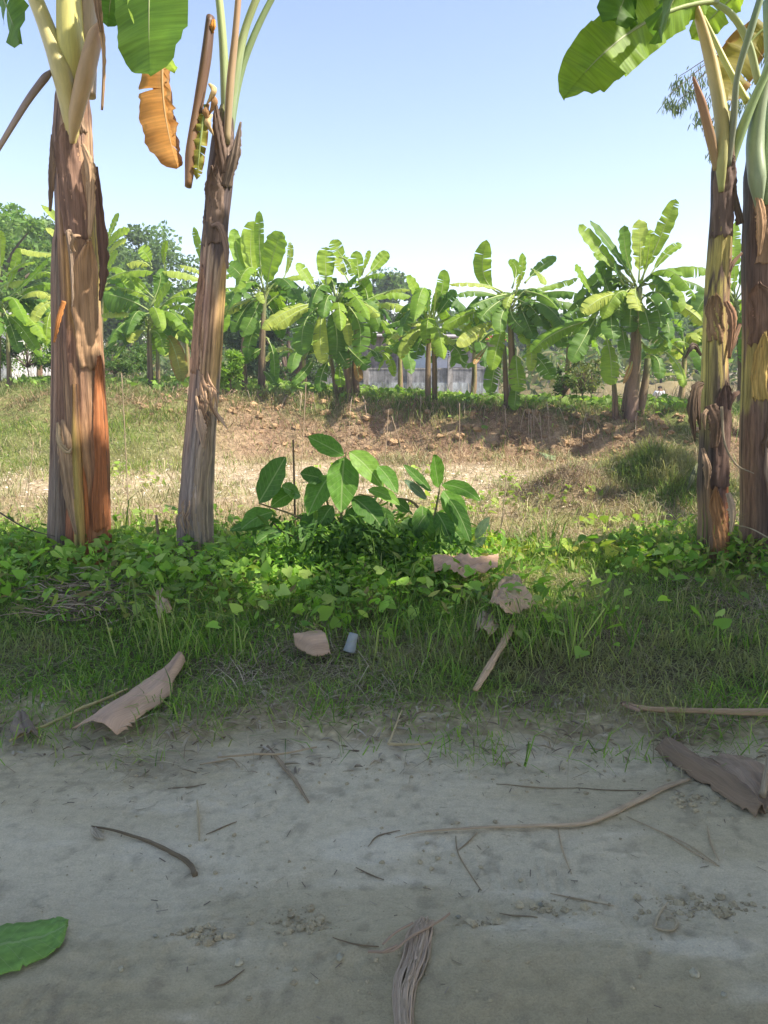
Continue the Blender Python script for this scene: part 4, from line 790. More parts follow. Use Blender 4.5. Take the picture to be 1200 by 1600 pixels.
far_plant('spreading banana plant left of the leaning stem, with one yellowing hanging leaf', 20.0, [((235, 610), (234, 560), (233, 505), 9), ((247, 608), (247, 580), (246, 545), 7)], [
    (235, 505, 249, 468, 268, 441, 18, 'b'), (238, 468, 202, 452, 162, 450, 20, 'b'), (162, 440, 200, 424, 240, 425, 19, 'b'), (238, 420, 218, 408, 198, 413, 22, 'y'), (237, 416, 230, 400, 219, 386, 22, 'b'), (240, 465, 223, 449, 206, 431, 12, 'b'),
    (258, 422, 256, 398, 261, 375, 9, 'b'), (232, 485, 200, 468, 160, 458, 42, 'd'), (222, 500, 190, 487, 156, 493, 17, 'y'), (230, 518, 212, 518, 203, 536, 20, 'y'), (205, 528, 190, 545, 176, 562, 7, 'b'), (235, 518, 249, 524, 256, 556, 23, 'b'),
    (258, 523, 272, 545, 285, 598, 27, 'o'), (250, 482, 275, 464, 303, 471, 16, 'b'), (245, 502, 270, 498, 299, 527, 24, 'b'), (255, 487, 285, 478, 301, 503, 18, 'b'), (240, 475, 255, 455, 275, 450, 22, 'd'), (230, 500, 205, 505, 180, 530, 24, 'd'), (240, 510, 265, 505, 285, 520, 20, 'd'),
    (235, 480, 250, 440, 245, 425, 24, 'd'), (236, 490, 215, 500, 195, 540, 22, 'd')], 206, 8)
far_plant('banana plant partly hidden behind the stout orange stem, with ragged striped leaves', 21.0, [((158, 604), (156, 520), (158, 440), 11)], [
    (162, 432, 156, 385, 149, 335, 23, 'b'), (165, 385, 175, 358, 185, 332, 13, 'b'), (160, 400, 180, 370, 202, 362, 19, 'b'), (160, 412, 180, 385, 197, 378, 15, 'y'), (165, 432, 174, 408, 184, 394, 17, 'b'), (150, 420, 118, 370, 64, 320, 13, 'y'),
    (150, 430, 108, 385, 71, 356, 12, 'y'), (160, 440, 170, 430, 190, 440, 20, 'd'), (150, 445, 120, 430, 100, 450, 20, 'b'), (158, 450, 175, 470, 190, 500, 22, 'd'), (155, 450, 140, 480, 130, 520, 24, 'd')], 207, 6)
far_plant('bright leafy banana plant at the left edge of the photo', 20.0, [((-6, 606), (-4, 560), (0, 480), 11), ((14, 604), (14, 570), (12, 520), 8)], [
    (112, 398, 62, 394, 31, 388, 15, 'y'), (10, 452, 20, 425, 31, 387, 17, 'b'), (0, 432, 1, 395, 2, 360, 15, 'b'), (5, 472, 40, 442, 76, 405, 13, 'b'), (10, 432, 30, 414, 56, 409, 11, 'b'), (20, 472, 50, 448, 82, 446, 18, 'b'), (25, 474, 55, 455, 80, 468, 18, 'y'),
    (5, 492, 30, 508, 65, 559, 19, 'b'), (5, 482, 18, 512, 30, 552, 20, 'd'), (90, 440, 70, 425, 52, 435, 16, 'b'), (0, 450, 20, 440, 45, 438, 20, 'y'), (90, 470, 65, 480, 50, 505, 18, 'y'), (85, 480, 75, 500, 72, 540, 18, 'b'), (5, 460, -20, 430, -40, 420, 24, 'b'),
    (0, 470, -25, 480, -40, 520, 24, 'd'), (40, 500, 50, 520, 45, 545, 16, 'd')], 208, 8)
far_plant('banana plant behind the slim leaning stem, showing leaves on both its sides', 20.5, [((331, 606), (332, 540), (333, 460), 10)], [
    (332, 448, 315, 400, 303, 354, 12, 'b'), (330, 446, 292, 428, 254, 424, 19, 'y'), (334, 438, 305, 420, 281, 415, 13, 'y'), (335, 450, 355, 430, 375, 425, 18, 'b'), (335, 460, 360, 470, 375, 500, 24, 'd'), (330, 460, 310, 480, 300, 510, 24, 'd'), (334, 455, 345, 480, 348, 520, 24, 'b'), (332, 450, 340, 400, 350, 385, 18, 'b')], 209, 6)
far_plant('banana plant at far right, seen between the two right hand stems', 18.5, [((1160, 626), (1158, 560), (1150, 470), 12)], [
    (1150, 470, 1147, 420, 1150, 345, 22, 'b'), (1150, 470, 1130, 430, 1120, 400, 22, 'b'), (1150, 465, 1165, 420, 1180, 385, 22, 'd'), (1148, 470, 1110, 460, 1085, 500, 24, 'd'), (1150, 475, 1180, 470, 1210, 500, 26, 'b'), (1148, 480, 1135, 500, 1142, 540, 24, 'b'), (1150, 480, 1165, 520, 1160, 570, 26, 'd'),
    (1145, 480, 1120, 500, 1105, 545, 22, 'b'), (1150, 470, 1175, 440, 1200, 430, 24, 'b')], 210, 8)
for i, (px, py, dp, h) in enumerate([(620, 600, 23.5, 2.3), (735, 604, 22.5, 2.4), (880, 610, 20.5, 2.2), (470, 600, 24.5, 2.1), (1060, 612, 21, 2.2), (290, 600, 25, 2.4), (60, 600, 25, 2.6), (1230, 620, 17, 2.8), (-90, 610, 19, 2.8)]):
    b = D(px, py, dp); g0 = Hs(b.x, b.y); b.z = g0
    lab = ['dark banana plant standing behind the bare twin stems', 'banana plant filling the gap left of the wide leafy plant', 'shaded banana plant filling the gap left of the tallest plant', 'low banana plant in front of the dark feathery tree', 'banana plant behind the tallest plant of the row', 'banana plant in the back, between yellowing leaf and slim leaning stem', 'banana plant in the back, just left of the stout orange stem', 'banana plant just outside the right edge', 'banana plant just outside the left edge'][i]
    root = empty('banana_plant', b, lab, 'banana plant', FARG)
    top = b + Vector((.1, 0, h - .5)); cf = trunk_col_fn([(0, BR, BR, BR), (1, BR, YG, BR)], 300 + i)
    pseudostem(root, [b - Vector((0, 0, .1)), (b + top) / 2 + Vector((.05, 0, 0)), top], [.10, .085, .06], cf, 300 + i, rings=24, seg=12, sheaths=3)
    rr = random.Random(500 + i)
    for k in range(15):
        a = k * 2.4 + rr.uniform(-.3, .3); L = rr.uniform(1.2, 1.7); e = R(15 + 60 * ((k * 7) % 12) / 12); d = Vector((math.sin(a), -math.cos(a), 0))
        m = top + d * (L * .5 * math.cos(e)) + Vector((0, 0, L * .5 * math.sin(e) + .05)); tip = top + d * (L * .9 * math.cos(e) + .1) + Vector((0, 0, L * .75 * math.sin(e) - .5 * L * math.cos(e)))
        banana_leaf(root, top, m, tip, rr.uniform(.48, .62), rr.choice([M_BAN, M_BAND, M_BAND, M_BANY]), ref=(0, -.35, .9), droop=.4, tears=rr.choice([2, 5]), n=16, seed=900 + i * 20 + k, rib=.016)

# ---------------------------------------------------------------- broadleaf trees
def tree(name, label, base, h, cw, ch, n, leaf, cols, seed, cat='tree', group=None, trunk_r=.2, clump=.55, nclump=60, trunk_h=None, tmpl='lance', solid=.35, tcol=(.16, .12, .09)):
    rg = np.random.default_rng(seed); rr = random.Random(seed); base = Vector(base)
    root = empty(name, base, label, cat, group)
    th = trunk_h or h - ch * .75; mb = MB()
    top = base + Vector((0, 0, th)); mb.tube(spline([base - Vector((0, 0, .2)), base + Vector((.1 * h * .1, 0, th * .5)), top, top + Vector((0, 0, ch * .45))], 14), list(np.linspace(trunk_r, trunk_r * .35, 14)), 10, tcol)
    cc = []
    for k in range(nclump):
        u = rr.random(); a = rr.uniform(0, 2 * math.pi); z = rr.uniform(-.55, 1)
        rad = math.sqrt(max(1 - z * z, 0.05)) * (.45 + .55 * math.sqrt(u)); s = rr.uniform(.8, 1.1)
        cc.append((base.x + cw * rad * math.cos(a) * s, base.y + cw * rad * math.sin(a) * s, base.z + h - ch + ch * .5 * (z + 1) * s * .97))
    for k in range(0, nclump, max(1, nclump // 14)):
        p = Vector(cc[k]); mid = top.lerp(p, .5) + Vector((0, 0, ch * .06)); mb.tube(spline([top - Vector((0, 0, th * .15)), mid, p], 8), list(np.linspace(trunk_r * .45, trunk_r * .08, 8)), 6, tcol)
    mb.build('trunk', M_BARK, root)
    cc = np.array(cc); idx = rg.integers(0, nclump, n); size = clump * (.6 + .8 * rg.random(nclump))
    d = rg.normal(0, 1, (n, 3)); d /= np.linalg.norm(d, axis=1)[:, None]
    pos = cc[idx] + d * (rg.random((n, 1)) ** .45) * size[idx][:, None] * np.array([1, 1, .7]) * cw * .38
    fr = rand_frames(rg, n, .45); tone = (.75 + .5 * rg.random(nclump))[idx][:, None]
    c = pal(rg, n, cols) * tone
    TV, TQ, TT = (LANCE_V, LANCE_Q, LANCE_T) if tmpl == 'lance' else ([(0, 0, 0), (.5, .32, .05), (1, 0, -.05), (.5, -.32, .05)], [(0, 1, 2, 3)], [])
    V, Q, T, C = scatter(TV, TQ, TT, pos, fr, leaf * (.7 + .6 * rg.random(n)), c)
    raw_mesh('crown', V, Q, T, C, None, [M_LEAF], True, root)
    return root
TG = [(.07, .14, .035), (.11, .19, .045), (.05, .10, .03), (.15, .22, .07)]
def tb(px, dp): p = D(px, 600, dp); p.z = Hs(p.x, p.y); return p
tree('broadleaf_tree', 'big dark green tree with a rounded crown rising behind the left banana plants', tb(95, 50), 10.4, 8.4, 7.4, 42000, .30, [(.12, .20, .06), (.16, .25, .08), (.09, .15, .05)], 401, trunk_r=.4, nclump=150, clump=.42, tmpl='quad')
tree('broadleaf_tree', 'lighter feathery tree at the far left edge behind banana leaves', tb(-10, 34), 8.0, 4.2, 5.2, 16000, .24, [(.12, .22, .05), (.18, .27, .08)], 402, trunk_r=.25, nclump=80, clump=.4, tmpl='quad')
tree('broadleaf_tree', 'dark blue-green tree behind the gap left of the dense banana clump', tb(452, 31), 4.9, 2.5, 4.6, 15000, .20, [(.055, .11, .045), (.09, .15, .06), (.12, .19, .09)], 403, trunk_r=.18, nclump=70, clump=.42, trunk_h=1.0)
tree('broadleaf_tree', 'low rounded tree top showing between the dense clump and the twin-stemmed banana', tb(598, 60), 8.3, 3.2, 5.0, 9000, .35, TG, 404, trunk_r=.25, nclump=50, tmpl='quad')
for i, (px, dp, h, w) in enumerate([(700, 75, 6.6, 5), (765, 80, 6.9, 5), (830, 74, 5.8, 5), (900, 70, 5.2, 5), (960, 62, 5.0, 4.5), (1085, 66, 5.0, 5.5), (1030, 60, 5.2, 3.6), (1160, 56, 5.2, 5), (340, 60, 6.0, 5), (520, 70, 6.5, 5), (240, 64, 6.0, 5), (30, 60, 9.0, 6)]):
    tree('distant_tree', ['hazy tree in the far line, above the lattice panel', 'hazy tree in the far line, right of the lattice panel', 'hazy tree in the far line, behind the wide leafy plant', 'hazy tree in the far line, left of the tallest banana plant', 'hazy tree in the far line, directly behind the tallest banana plant', 'hazy grey-blue tree beyond the seated person', 'hazy narrow tree left of the seated person', 'hazy tree seen between the two right hand stems', 'hazy tree behind the slim leaning stem', 'hazy tree behind the dense banana clump', 'hazy tree behind the yellowing banana leaf', 'tall hazy tree at the far left edge'][i],
         tb(px, dp), h, w, h * .85, 6500, .42, TG, 420 + i, trunk_r=.2, nclump=40, group='distant trees', tmpl='quad', trunk_h=1.2)
# understorey shrubs round the foot of the row
for i, (px, dp, h, w, cols) in enumerate([(45, 22.5, 1.7, 1.3, VG), (95, 23, 1.5, 1.0, TG), (360, 18.2, 1.0, .35, [(.2, .35, .05), (.28, .42, .08)]), (-20, 21.5, 1.6, 1.0, TG), (910, 17.6, 1.15, .45, [(.10, .15, .05), (.2, .22, .08)]), (925, 18.6, 1.0, .4, [(.12, .17, .06), (.24, .2, .1)]), (882, 18.2, .9, .25, TG), (180, 22.5, 1.2, 1.2, TG)]):
    tree('shrub', ['leafy bright shrub under the left edge banana plant', 'dense green shrub just left of the stout orange stem', 'small bright green shrub right of the slim leaning stem', 'dark shrub at the left edge under banana leaves', 'thin brown-green sapling left of the tallest banana stems', 'second thin sapling, closest to the tallest banana stems', 'slender dark sapling under the shaded banana plant', 'green shrub just right of the stout orange stem'][i],
         tb(px, dp), h, w, h * .8, 2600 if i not in (4, 5, 6) else 420, .12, cols, 440 + i, cat='shrub', trunk_r=.025, nclump=26, group='shrubs under the banana row', trunk_h=h * .35)
# dry scrub and earth heaps beyond the row
def d_scrub(x, y): return sst(22.5, 24, y) * sst(34, 30, y) * (.15 + sst(.45, .6, fbm(x * .35, y * .35, 95)))
tag(zone_grass('dry_scrub', 30000, -14, 17, 22, 34, d_scrub, (.3, 1.0), (.012, .025), (.4, 1.3), [(.32, .24, .16), (.42, .33, .22), (.22, .17, .12), (.16, .18, .08)], 451, mat=M_DRY), kind='stuff')
for i, (px, dp, w, h) in enumerate([(905, 31, 1.9, .55), (1062, 36, 2.6, .6), (985, 40, 2.0, .5)]):
    p = tb(px, dp); n = 60; xs = np.linspace(-w, w, n); X, Y = np.meshgrid(xs, xs * .6)
    rr_ = np.sqrt((X / w) ** 2 + (Y / w / .6) ** 2); Z = h * np.clip(1 - rr_ ** 1.6, 0, 1) ** .9 * (.7 + .6 * fbm(X * 1.5 + i, Y * 1.5, 460)) - .05
    V = np.stack([X + p.x, Y + p.y, Z + p.z], 2).reshape(-1, 3); k = (np.arange(n - 1)[:, None] * n + np.arange(n - 1)[None]).ravel()
    tag(raw_mesh('earth_mound', V, np.stack([k, k + 1, k + n + 1, k + n], 1), None, np.tile([.19, .165, .10], (n * n, 1)), V[:, :2], [M_SOIL]), ['brown earth mound left of the tallest banana stems', 'brown earth mound right of the seated person', 'brown earth mound behind the tallest banana stems'][i], 'earth mound', 'earth mounds beyond the row')

# feathery branch of a tree standing beyond the right edge
fb = D(1250, 600, 16.5); fb.z = Hs(fb.x, fb.y)
ft = empty('feathery_tree', fb, 'fine-leaved tree whose thin twigs hang into the sky beside the right stems', 'tree')
mb = MB(); tt = D(1245, -60, 16.5)
mb.tube(spline([fb - Vector((0, 0, .2)), (fb + tt) / 2 + Vector((.15, 0, 0)), tt, tt + Vector((-.1, .2, 1.6))], 20), list(np.linspace(.13, .03, 20)), 8, (.25, .2, .15)); mb.build('trunk', M_BARK, ft)
mb = MB(); rr = random.Random(5); lv = []
ends = [(1045, 152), (1060, 160), (1075, 140), (1090, 175), (1110, 190), (1115, 230), (1060, 125), (1130, 120), (1150, 160), (1160, 90)]
for k, (ex, ey) in enumerate(ends):
    s0 = D(1240, 60 + k * 9, 16.5); e0 = D(ex, ey, 16.1 + k * .05); m0 = D((1240 + ex) / 2, min(ey, 100) - 25, 16.3)
    c = spline([s0, m0, e0 + Vector((.1, 0, .12)), e0], 26); mb.tube(c, list(np.linspace(.016, .003, 26)), 5, (.2, .17, .12))
    for i in range(8, 26):
        for q in range(7): lv.append((c[i] + Vector((rr.gauss(0, .07), rr.gauss(0, .07), rr.uniform(-.2, .02)))))
mb.build('branch', M_BARK, ft)
rg = np.random.default_rng(9); n = len(lv); fr = np.zeros((n, 3, 3)); dn = np.array([0, 0, -1.0]) + rg.normal(0, .3, (n, 3)); dn /= np.linalg.norm(dn, axis=1)[:, None]
sd = rg.normal(0, 1, (n, 3)); sd -= (sd * dn).sum(1)[:, None] * dn; sd /= np.linalg.norm(sd, axis=1)[:, None]; fr[:, :, 0] = dn; fr[:, :, 1] = sd; fr[:, :, 2] = np.cross(dn, sd)
V, Q, T, C = scatter(LANCE_V, LANCE_Q, LANCE_T, np.array([tuple(p) for p in lv]), fr, np.stack([rg.uniform(.10, .19, n), rg.uniform(.06, .09, n), np.full(n, .1)], 1), pal(rg, n, [(.10, .15, .07), (.16, .2, .1)]))
raw_mesh('foliage', V, Q, T, C, None, [M_LEAF], True, ft)

# roadside trees behind and right of the viewer: they shade the road
for i, (x, y, h, w) in enumerate([(3.4, -.4, 9.6, 4.2), (8.6, -.5, 10.0, 4.4), (13.8, -.8, 9.6, 4.3), (9.5, -7, 9.5, 4.5)]):
    tree('shade_tree', ['roadside shade tree over the road, nearest the camera', 'second roadside shade tree to the right of the camera', 'third roadside shade tree to the right of the camera', 'shade tree across the road, behind and right of the camera'][i],
         (x, y, 0), h, w, 5.0, 17000 if i < 3 else 7000, .36, TG, 470 + i, trunk_r=.22, nclump=110 if i < 3 else 60, clump=.5, group='shade trees along the road', tmpl='quad')

# ---------------------------------------------------------------- wall and house beyond the row
WD = 34.0
def wx(px): return D(px, 600, WD).x
def wz(py): return D(600, py, WD).z
def stain_mat():
    m, nt, out = newmat('stained_plaster'); L = nt.links
    at = N(nt, 'ShaderNodeVertexColor', layer_name='Col')
    a = N(nt, 'ShaderNodeTexNoise', Scale=1.0, Detail=8, Roughness=.75); L.new(coords(nt, 'Object', (2.2, 2.2, 1.6)), a.inputs['Vector'])
    b = N(nt, 'ShaderNodeTexNoise', Scale=1.0, Detail=5); L.new(coords(nt, 'Object', (9, 9, 1.2)), b.inputs['Vector'])
    f = ramp(nt, a.outputs[0], [(.35, (.35, .36, .36)), (.5, (.9, .9, .88)), (.7, (1.4, 1.38, 1.35))]); g = ramp(nt, b.outputs[0], [(.35, (.6,) * 3), (.65, (1.15,) * 3)])
    p = N(nt, 'ShaderNodeBsdfPrincipled', Roughness=.9); L.new(mul(nt, mul(nt, at.outputs[0], f), g), p.inputs['Base Color']); L.new(bump(nt, a.outputs[0], .4, .03), p.inputs['Normal']); L.new(p.outputs[0], out.inputs[0]); return m
M_STAIN = stain_mat()
wall = empty('boundary_wall', (wx(600), WD, 0), 'low mouldy grey boundary wall with pillars, seen under the banana leaves', 'wall')
z1 = wz(577)
mb = MB(); mb.box((wx(425), WD, -.3), (wx(778), WD + .15, z1), (.30, .30, .31)); mb.build('wall_panel', M_STAIN, wall, False)
mb = MB(); mb.box((wx(425), WD - .02, z1), (wx(778), WD + .17, z1 + .06), (.36, .35, .34)); mb.build('coping', M_STAIN, wall, False)
mb = MB(); mb.box((wx(425), WD - .06, -.3), (wx(778), WD - .003, wz(598)), (.42, .45, .47)); mb.build('plinth', M_STAIN, wall, False)
for px in (430, 505, 572, 640, 703, 770):
    mb = MB(); x = wx(px); mb.box((x - .11, WD - .10, -.3), (x + .11, WD + .20, wz(556)), (.40, .37, .35)); mb.build('pillar', M_STAIN, wall, False)
HB = WD + 1.2
house = empty('house', (wx(690), HB, 0), 'low house behind the boundary wall with white, brown and brick panels and red eaves', 'house')
def panel(name, x0, x1, y0, y1, col, mat=None, dz=0, label=None):
    mb = MB(); sc = HB / WD
    mb.box((wx(x0) * sc, HB + dz, max(wz(y1), -.3)), (wx(x1) * sc, HB + 2.5 + dz * .1, wz(y0)), col); o = mb.build(name, mat or M_STAIN, house, False)
    if label: o['label'] = label
    return o
panel('wall', 560, 638, 522, 640, (.36, .30, .27)); panel('wall', 638.5, 668, 520, 640, (.60, .66, .70), M_PLAIN, label='pale blue sheet wall')
panel('wall', 668.5, 703, 530, 640, (.80, .76, .76), M_PLAIN, label='white wall under the lattice'); panel('wall', 703.5, 780, 524, 640, (.48, .40, .36), label='grey brick wall')
mb = MB(); sc = HB / WD     # perforated vent blocks: bars over a dark sheet whose colour stands for shaded holes
for k in range(9):
    x = wx(669 + k * 4.1) * sc; mb.box((x - .018, HB - .05, wz(559)), (x + .018, HB - .004, wz(544)), (.78, .78, .78))
for k in range(5):
    z = lerp(wz(559), wz(544), k / 4); mb.box((wx(669) * sc, HB - .06, z - .018), (wx(702.5) * sc, HB - .052, z + .018), (.78, .78, .78))
mb.build('vent_lattice', M_PLAIN, house, False)
mb = MB(); mb.box((wx(669) * sc, HB - .003, wz(559)), (wx(702.5) * sc, HB - .001, wz(544)), (.10, .09, .09)); mb.build('vent_opening', M_PLAIN, house, False)  # thin dark sheet on the wall, painted as the shade inside the vents
mb = MB(); mb.box((wx(704) * sc, HB - .03, wz(574)), (wx(772) * sc, HB - .002, wz(568)), (.74, .66, .62)); mb.build('white_band', M_PLAIN, house, False)
mb = MB(); a, b = wx(552) * sc, wx(788) * sc
mb.add([(a, HB - .5, wz(524)), (b, HB - .5, wz(527)), (b, HB + 3.5, wz(519)), (a, HB + 3.5, wz(517)), (a, HB - .5, wz(522)), (b, HB - .5, wz(525)), (b, HB + 3.5, wz(516)), (a, HB + 3.5, wz(514))],
       [(3, 2, 1, 0), (4, 5, 6, 7), (0, 1, 5, 4), (1, 2, 6, 5), (2, 3, 7, 6), (3, 0, 4, 7)], C=[(.42, .37, .36)] * 8); mb.build('roof', M_PLAIN, house, False)
mb = MB(); mb.box((wx(730) * sc, HB - .58, wz(531)), (wx(786) * sc, HB - .505, wz(523)), (.50, .10, .08)); mb.build('eave', M_PLAIN, house, False)
lh = empty('white_building', D(-20, 600, 27), 'white walled building glimpsed at the left edge behind banana leaves', 'building')
mb = MB(); p0 = D(-90, 600, 27); p1 = D(19, 600, 27); mb.box((p0.x, 27, -.3), (p1.x, 31, D(0, 492, 27).z), (.74, .72, .70)); mb.build('wall', M_STAIN, lh, False)
mb = MB(); mb.box((p0.x - .2, 26.8, D(0, 492, 27).z), (p1.x + .2, 31.2, D(0, 492, 27).z + .15), (.5, .48, .46)); mb.build('roof', M_STAIN, lh, False)

# ---------------------------------------------------------------- seated person in white, back to the camera
def person():
    c = D(1031, 628, 31.0); gz = Hs(c.x, 31.0); s = .92
    hz = D(1031, 603, 31.0).z
    base = Vector((c.x, 31.0, hz - 1.02 * s)); root = empty('person', base, 'person in a white shirt with dark hair, squatting in the field with back turned', 'person')
    B = lambda x, y, z: Vector((base.x + x * s, base.y + y * s, base.z + z * s))
    def skin(name, verts, edges, radii, col, mat, rootv=0, sub=2):
        me = bpy.data.meshes.new(name); me.from_pydata([tuple(v) for v in verts], edges, []); o = bpy.data.objects.new(name, me); COL.objects.link(o)
        sk = o.modifiers.new('skin', 'SKIN'); 
        for i, r in enumerate(radii): me.skin_vertices[0].data[i].radius = (r * s, r * s)
        me.skin_vertices[0].data[rootv].use_root = True
        o.modifiers.new('sub', 'SUBSURF').levels = sub; o.modifiers['sub'].render_levels = sub
        dg = bpy.context.evaluated_depsgraph_get(); em = bpy.data.meshes.new_from_object(o.evaluated_get(dg)); bpy.data.objects.remove(o)
        for p_ in em.polygons: p_.use_smooth = True
        em.materials.clear(); em.materials.append(mat); n_ = len(em.vertices); a = em.color_attributes.new('Col', 'FLOAT_COLOR', 'POINT'); a.data.foreach_set('color', np.tile([*col, 1], (n_, 1)).astype(np.float32).ravel())
        q = bpy.data.objects.new(name, em); COL.objects.link(q); q.parent = root; q.matrix_parent_inverse = Matrix.Translation(-root.location); return q
    V = [B(0, 0, .22), B(0, .02, .42), B(0, .06, .60), B(0, .09, .76), B(0, .10, .86), B(0, .12, .94), B(0, .12, 1.0)]; E = [(i, i + 1) for i in range(6)]; rad = [.15, .13, .15, .10, .05, .095, .06]
    for sg in (-1, 1):
        k = len(V); V += [B(.14 * sg, .10, .74), B(.24 * sg, .16, .55), B(.20 * sg, .34, .42), B(.14 * sg, .42, .40)]; E += [(3, k), (k, k + 1), (k + 1, k + 2), (k + 2, k + 3)]; rad += [.07, .05, .04, .03]
        k = len(V); V += [B(.12 * sg, .10, .20), B(.20 * sg, .42, .46), B(.16 * sg, .28, .08), B(.17 * sg, .42, .03)]; E += [(0, k), (k, k + 1), (k + 1, k + 2), (k + 2, k + 3)]; rad += [.11, .075, .05, .04]
    skin('body', V, E, rad, (.32, .18, .11), M_PLAIN)
    V = [B(0, -.01, .20), B(0, .01, .42), B(0, .05, .60), B(0, .08, .78)]; E = [(0, 1), (1, 2), (2, 3)]; rad = [.19, .165, .185, .13]
    for sg in (-1, 1):
        k = len(V); V += [B(.15 * sg, .09, .74), B(.245 * sg, .15, .58)]; E += [(3, k), (k, k + 1)]; rad += [.10, .075]
    skin('shirt', V, E, rad, (.82, .82, .85), M_PLAIN)
    V = [B(0, -.02, .12), B(.14, .12, .18), B(.21, .42, .44), B(-.14, .12, .18), B(-.21, .42, .44)]; skin('trousers', V, [(0, 1), (1, 2), (0, 3), (3, 4)], [.17, .13, .095, .13, .095], (.10, .11, .16), M_PLAIN)
    skin('hair', [B(0, .09, .90), B(0, .105, .97), B(0, .115, 1.0)], [(0, 1), (1, 2)], [.085, .115, .08], (.025, .02, .02), M_PLAIN)
person()

# ---------------------------------------------------------------- broad-leaved saplings on the verge
def oval_leaf(parent, P0, P2, W, col, seed, sag=.06, ref=None, n=14, m=7, name='leaf', veincol=None, mid=None, cup=.18):
    rr = random.Random(seed); P0 = Vector(P0); P2 = Vector(P2); L = (P2 - P0).length
    P1 = Vector(mid) if mid else (P0 + P2) / 2 + Vector((0, 0, sag * L * 2)); C = P1 * 2 - (P0 + P2) * .5
    ref = Vector(ref or (rr.uniform(-.25, .35), -.8, .55)).normalized()
    V = []; UV = []; Cc = []
    for i in range(n):
        s = i / (n - 1); p = P0 * (1 - s) ** 2 + C * 2 * s * (1 - s) + P2 * s * s
        T = ((P1 - P0) * (1 - s) + (P2 - P1) * s).normalized(); S = T.cross(ref); S = S.normalized() if S.length > .1 else Vector((1, 0, 0)); Nn = S.cross(T).normalized()
        w = W / 2 * (math.sin(math.pi * min(max(s, .0), 1) ** .85) ** .75 if 0 < s < 1 else 0.02)
        for j in range(m):
            q = j / (m - 1) * 2 - 1
            V.append(p + S * w * q + Nn * (cup * w * abs(q) - cup * w * .5 + .035 * W * math.sin(s * 22 + q * 2 + seed) * abs(q)) + T * (.18 * w * abs(q)))
            UV.append((.5 + q * .5 * min(w / (W / 2) + .05, 1), s)); Cc.append(col)
    Q = [(i * m + j, (i + 1) * m + j, (i + 1) * m + j + 1, i * m + j + 1) for i in range(n - 1) for j in range(m - 1)]
    return raw_mesh(name, [tuple(v) for v in V], Q, [], Cc, UV, [M_BROAD], True, parent)
def broad_mat():
    m, nt, out = newmat('broad_leaf'); L = nt.links
    at = N(nt, 'ShaderNodeVertexColor', layer_name='Col'); tc = nt.nodes.new('ShaderNodeTexCoord'); sx = N(nt, 'ShaderNodeSeparateXYZ'); L.new(tc.outputs['UV'], sx.inputs[0])
    a = N(nt, 'ShaderNodeMath', operation='SUBTRACT'); L.new(sx.outputs[0], a.inputs[0]); a.inputs[1].default_value = .5
    b = N(nt, 'ShaderNodeMath', operation='ABSOLUTE'); L.new(a.outputs[0], b.inputs[0])
    # side veins slant forward from the rib: stripes of (v*9 - |u|*5)
    c1 = N(nt, 'ShaderNodeMath', operation='MULTIPLY'); L.new(sx.outputs[1], c1.inputs[0]); c1.inputs[1].default_value = 8.5
    c2 = N(nt, 'ShaderNodeMath', operation='MULTIPLY_ADD'); L.new(b.outputs[0], c2.inputs[0]); c2.inputs[1].default_value = -3.2; L.new(c1.outputs[0], c2.inputs[2])
    fr = N(nt, 'ShaderNodeMath', operation='FRACT'); L.new(c2.outputs[0], fr.inputs[0])
    vein = ramp(nt, fr.outputs[0], [(0.0, (1, 1, 1)), (.07, (0, 0, 0)), (1, (0, 0, 0))]); rib = ramp(nt, b.outputs[0], [(.0, (1, 1, 1)), (.022, (1, 1, 1)), (.03, (0, 0, 0))])
    mxv = mul(nt, vein, rib, 1, 'LIGHTEN'); nz = N(nt, 'ShaderNodeTexNoise', Scale=9, Detail=5); L.new(tc.outputs['UV'], nz.inputs['Vector'])
    base = mul(nt, at.outputs[0], ramp(nt, nz.outputs[0], [(.3, (.8,) * 3), (.7, (1.2,) * 3)])); col = mul(nt, base, (.48, .56, .26)); col.node.blend_type = 'MIX'
    s = N(nt, 'ShaderNodeMath', operation='MULTIPLY'); L.new(mxv, s.inputs[0]); s.inputs[1].default_value = .38; L.new(s.outputs[0], col.node.inputs['Factor'])
    p = N(nt, 'ShaderNodeBsdfPrincipled', Roughness=.5); p.inputs['Specular IOR Level'].default_value = .22; L.new(col, p.inputs['Base Color']); L.new(bump(nt, mxv, .4, .002), p.inputs['Normal'])
    t = N(nt, 'ShaderNodeBsdfTranslucent'); L.new(mul(nt, col, (1.4, 1.5, .7)), t.inputs[0]); mx = N(nt, 'ShaderNodeMixShader', Fac=.28); L.new(p.outputs[0], mx.inputs[1]); L.new(t.outputs[0], mx.inputs[2]); L.new(mx.outputs[0], out.inputs[0]); return m
M_BROAD = broad_mat()
DG = (.08, .18, .03); MG = (.12, .26, .035); LG = (.19, .34, .05)
